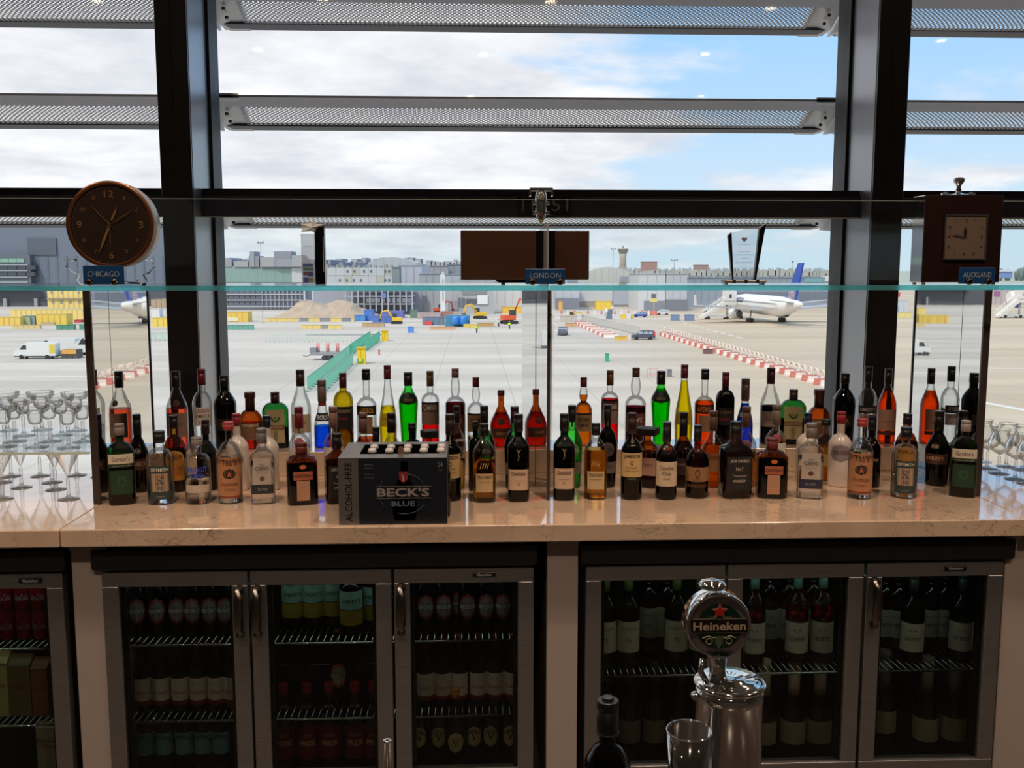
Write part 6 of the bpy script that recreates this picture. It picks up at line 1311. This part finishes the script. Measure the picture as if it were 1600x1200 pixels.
barrier_row('{} block from the left in the far straight red and white barrier line', (872, 490), (1040, 491), 16, 1.5, 1.6, 0, arch=False, grp='far red and white barrier line')
fence('pale slatted fence beside the low red and white barriers', [(908, 502), (1000, 524)], 1.8, 20, (196, 192, 184))
simple('barrier', 'yellow barrier with rubble left of the dark estate van', 'barrier', 961, 980, 526, 532, (230, 190, 90), 1)
simple('barrier', 'white barrier block touching the dark estate van on its left', 'barrier', 981, 986, 522, 531, (226, 224, 216), .8)

# airliner
x, y, _ = at_z(1194, 503, G); t = thing('airliner', 'white airliner with a blue tail fin parked on the apron seen from behind', 'airplane', (x, y, G), radians(94.5))
MW2 = mat('airliner_white', (232, 232, 230), .3); MGR = mat('airliner_grey', (176, 178, 182), .4)
cz = 4.5
fus = [(-23.5, .25, 1.0), (-22.5, .7, .9), (-19, 1.45, .55), (-15, 2.1, .2), (-10, 2.5, .0), (0, 2.55, 0), (14, 2.55, 0), (18, 2.3, -.05), (21, 1.7, -.25), (22.8, .9, -.5), (23.6, .2, -.65)]
MB().rings([[(X_, r_*cos(2*pi*i/24), cz+dz+r_*1.03*sin(2*pi*i/24)) for i in range(24)] for X_, r_, dz in fus], True).build('fuselage', MW2, t)
for s in (-1, 1):
    wing = [(5, s*2.0, cz-1.6), (-4.2, s*2.0, cz-1.5), (-6.0, s*20.5, cz+.1), (-3.6, s*20.5, cz+.1)]
    vs = wing+[(X_, Y_, Z_+.35) for X_, Y_, Z_ in wing]
    wg = MB().add(vs, [(0, 1, 2, 3), (7, 6, 5, 4), (0, 4, 5, 1), (1, 5, 6, 2), (2, 6, 7, 3), (3, 7, 4, 0)]).build('wing', MGR, t)
    MB().add([(-3.8, s*20.4, cz+.2), (-6.0, s*20.4, cz+.2), (-7.4, s*21.2, cz+2.9), (-6.2, s*21.2, cz+2.9), (-3.8, s*20.6, cz+.2), (-6.0, s*20.6, cz+.2), (-7.4, s*21.35, cz+2.9), (-6.2, s*21.35, cz+2.9)], [(0, 1, 2, 3), (7, 6, 5, 4), (0, 4, 5, 1), (1, 5, 6, 2), (2, 6, 7, 3), (3, 7, 4, 0)]).build('winglet', MW2, wg)
    en = MB().lathe([(.5, -2.6), (.95, -2.2), (1.35, -.5), (1.45, 1.6), (1.35, 2.6), (1.2, 2.7)], 20, (3.2, s*6.6, cz-2.35), axis='x').build('engine', MW2, t)
    MB().lathe([(1.18, 2.72), (.3, 2.9)], 20, (3.2, s*6.6, cz-2.35), axis='x').build('fan', K(110, 112, 118), en)
    MB().lathe([(.88, -2.3), (.45, -3.2)], 16, (3.2, s*6.6, cz-2.35), axis='x').build('exhaust_cone', K(96, 96, 100), en)
    B(1.0, 4.5, s*6.6-.15, s*6.6+.15, cz-1.5, cz-.9).build('pylon', MGR, en)
    st_ = [(-17.6, s*1.2, cz+1.2), (-21.2, s*1.0, cz+1.2), (-23.2, s*7.6, cz+1.9), (-21.9, s*7.6, cz+1.9)]
    vs = st_+[(X_, Y_, Z_+.22) for X_, Y_, Z_ in st_]
    MB().add(vs, [(0, 1, 2, 3), (7, 6, 5, 4), (0, 4, 5, 1), (1, 5, 6, 2), (2, 6, 7, 3), (3, 7, 4, 0)]).build('stabiliser', MGR, t)
    lg = MB().tube([(-1.2, s*4.4, 1.0), (-1.2, s*4.0, cz-1.2)], .22, 8).build('landing_gear', MGR, t)
    for dx in (-.7, .7):
        for dy in (-.4, .4): MB().lathe([(.55, -.18), (.55, .18)], 14, (-1.2+dx, s*4.4+dy, .55), axis='y').build('wheel', K(48, 48, 50), lg)
    wn_ = MB()
    for i in range(36): wn_.box(-14+i*.9, -14+i*.9+.28, s*2.50, s*2.58, cz+.55, cz+.9)
    wn_.build('cabin_windows', K(70, 76, 88), t)
    B(-15, 15, s*2.50, s*2.565, cz-.55, cz-.35).build('grey_cheatline', MGR, t)
lg = MB().tube([(17.5, 0, .8), (17.5, 0, cz-1.8)], .18, 8).build('landing_gear', MGR, t)
for dy in (-.3, .3): MB().lathe([(.42, -.14), (.42, .14)], 12, (17.5, dy, .42), axis='y').build('wheel', K(48, 48, 50), lg)
fin = MB().prism([(-14.0, cz+2.0), (-20.0, cz+1.9), (-23.6, 15.4), (-20.9, 15.4)], -.22, .22).build('tail_fin', mat('fin_blue', (44, 84, 190), .3), t)
gp = MB().prism([(-14.6, cz+2.2), (-19.8, cz+2.0), (-21.0, cz+5.3), (-17.2, cz+5.3)], -.26, .26).build('globe_panel', mat('fin_globe_blue', (110, 116, 160), .3), fin)
for i in range(5):
    MB().tube([(-15.4-i*.9-.5*sin(j*.5), .28, cz+2.2+j*.36) for j in range(9)], .06, 4).build('globe_line', K(224, 206, 196), gp)
    MB().tube([(-15.2-.35*i-j*.8, .28, cz+2.4+i*.65+.1*sin(j*.8)) for j in range(5)], .06, 4).build('globe_line', K(224, 206, 196), gp)
tm = text_mb([('UNITED', 7.2, 1.25, 0, 0, .03)], lambda x_, z_: (13.2-x_, 2.57, cz+1.0+z_)); tm.v = [(X_, sqrt(max(.01, 2.62**2-((Z_-cz)/1.03)**2)), Z_) for X_, Y_, Z_ in tm.v]
tm.build('lettering', K(44, 60, 130), t)
# passenger stairs
def stairs(lb, px, py, rz, h=5.2, run=9):
    x, y, _ = at_z(px, py, G); t = thing('passenger_stairs', lb, 'stairs', (x, y, G), rz)
    MB().prism([(0, .3), (.6, .3), (run+.2, h-1.0), (run+3.4, h-1.0), (run+3.4, h), (run, h), (0, .7)], -1.1, 1.1).build('ramp', K(222, 220, 212), t)
    tr_ = MB()
    for i in range(22): tr_.box(.1+i*run/22, .1+(i+1)*run/22, -.9, .9, .5+(h-.7)*i/22, .72+(h-.7)*i/22)
    tr_.build('treads', K(160, 160, 160), t)['kind'] = 'stuff'
    for s in (-1, 1):
        MB().tube([(0, s*1.05, 1.9), (run, s*1.05, h+1.2), (run+3.2, s*1.05, h+1.2)], .09, 6).build('handrail', K(236, 236, 232), t)
        for i in range(7): xx = run*i/6; MB().tube([(xx, s*1.05, .6+(h-.6)*i/6), (xx, s*1.05, 1.9+(h-.7)*i/6)], .07, 6).build('rail_post', K(236, 236, 232), t)
    B(run, run+3.3, -1.2, 1.2, h+.1, h+3.0).build('canopy_box', K(222, 220, 214), t)
    B(run+1.2, run+1.9, -1.22, -1.2, h+.9, h+2.0).build('window', K(70, 70, 74), t)
    MB().box(2, run+3, -1.0, 1.0, .5, 1.0).build('chassis', K(200, 200, 200), t)
    MB().prism([(1.0, .5), (2.8, .5), (2.8, 2.0), (1.8, 2.0)], -1.0, 1.0).build('cab', K(226, 226, 224), t)
    for xx in (2.0, run+.8):
        for s in (-1, 1): MB().lathe([(.45, -.15), (.45, .15)], 14, (xx, s*1.0, .45), axis='y').build('wheel', K(46, 46, 48), t)
    MB().tube([(run+1, 0, 1), (run+1, 0, h-1)], .3, 8).build('lift_post', K(170, 170, 170), t)
stairs('white passenger stairs leading up to the nose of the airliner', 1094, 499, radians(4), 5.0, 6.6)
stairs('white passenger stairs truck at the far right edge', 1557, 497, radians(6), 5.4, 6.0)
# things seen through the right-hand window
o = simple('service_truck', 'blue and white service truck right of the right column', 'truck', 1396, 1420, 470, 487, (196, 200, 206), 3, [('blue_tank', 1398, 1403, 479, 487, (90, 170, 214), .6, .4)])
simple('barrier', 'yellow chequered barrier right of the right column', 'barrier', 1394, 1424, 488, 497, (226, 210, 120), 1)
simple('red_sign', 'small red shop sign box right of the right column', 'sign', 1397, 1407, 457, 464, (200, 70, 66), 1)
simple('far_terminal', 'long pink-grey far building right of the square clock', 'building', 1548, 1680, 452, 476, (186, 168, 170), 20, [('magenta_sign', 1553, 1562, 455, 462, (150, 70, 130), 1, .4)])
o = Out('far_tail', 'dark blue tail fin of a far aircraft above the right stairs truck', 'tail fin', 1589, 478, Y=340)
a_ = P(1587, 474, o.Y); b_ = P(1594, 453, o.Y); MB().prism([(a_[0]-o.X, a_[2]-G-6), (b_[0]-o.X, a_[2]-G-6), (b_[0]-o.X, b_[2]-G), (b_[0]-o.X-1.2, b_[2]-G)], 0, .5).build('fin', K(50, 60, 140), o.t)
MB().lathe([(1.8, -4), (2.2, 0), (2.2, 14)], 16, (b_[0]-o.X, .2, 4), axis='x').build('rear_fuselage', MW2, o.t); MB().tube([(b_[0]-o.X+4, .2, 0), (b_[0]-o.X+4, .2, 3)], .5, 8).build('landing_gear', MGR, o.t)
for i, (px, py, w_) in enumerate(((1230, 550, 40), (1405, 557, 26), (1560, 557, 30), (1575, 606, 24))):
    pass
# white apron markings
for i, (a, b, w_) in enumerate((((1068, 505), (1165, 530), .35), ((1500, 622), (1640, 648), .5), ((1530, 575), (1700, 577), .3), ((0, 590), (145, 588), .25), ((870, 547), (902, 547), .3))):
    A = at_z(*a, G); Bp = at_z(*b, G); dx, dy = Bp[0]-A[0], Bp[1]-A[1]; L = sqrt(dx*dx+dy*dy); nx_, ny_ = -dy/L*w_, dx/L*w_; mb = MB(); n = 9 if i == 0 else 1
    for k_ in range(n):
        f0, f1 = k_/n, (k_+.55)/n if n > 1 else 1
        q = [(A[0]+dx*f+s*nx_, A[1]+dy*f+s*ny_) for f, s in ((f0, -1), (f1, -1), (f1, 1), (f0, 1))]; mb.prism(q, G, G+.012, 'xy')
    m_ = mb.build('painted_line', K(226, 222, 210) if i != 4 else K(150, 144, 138)); m_['kind'] = 'structure'
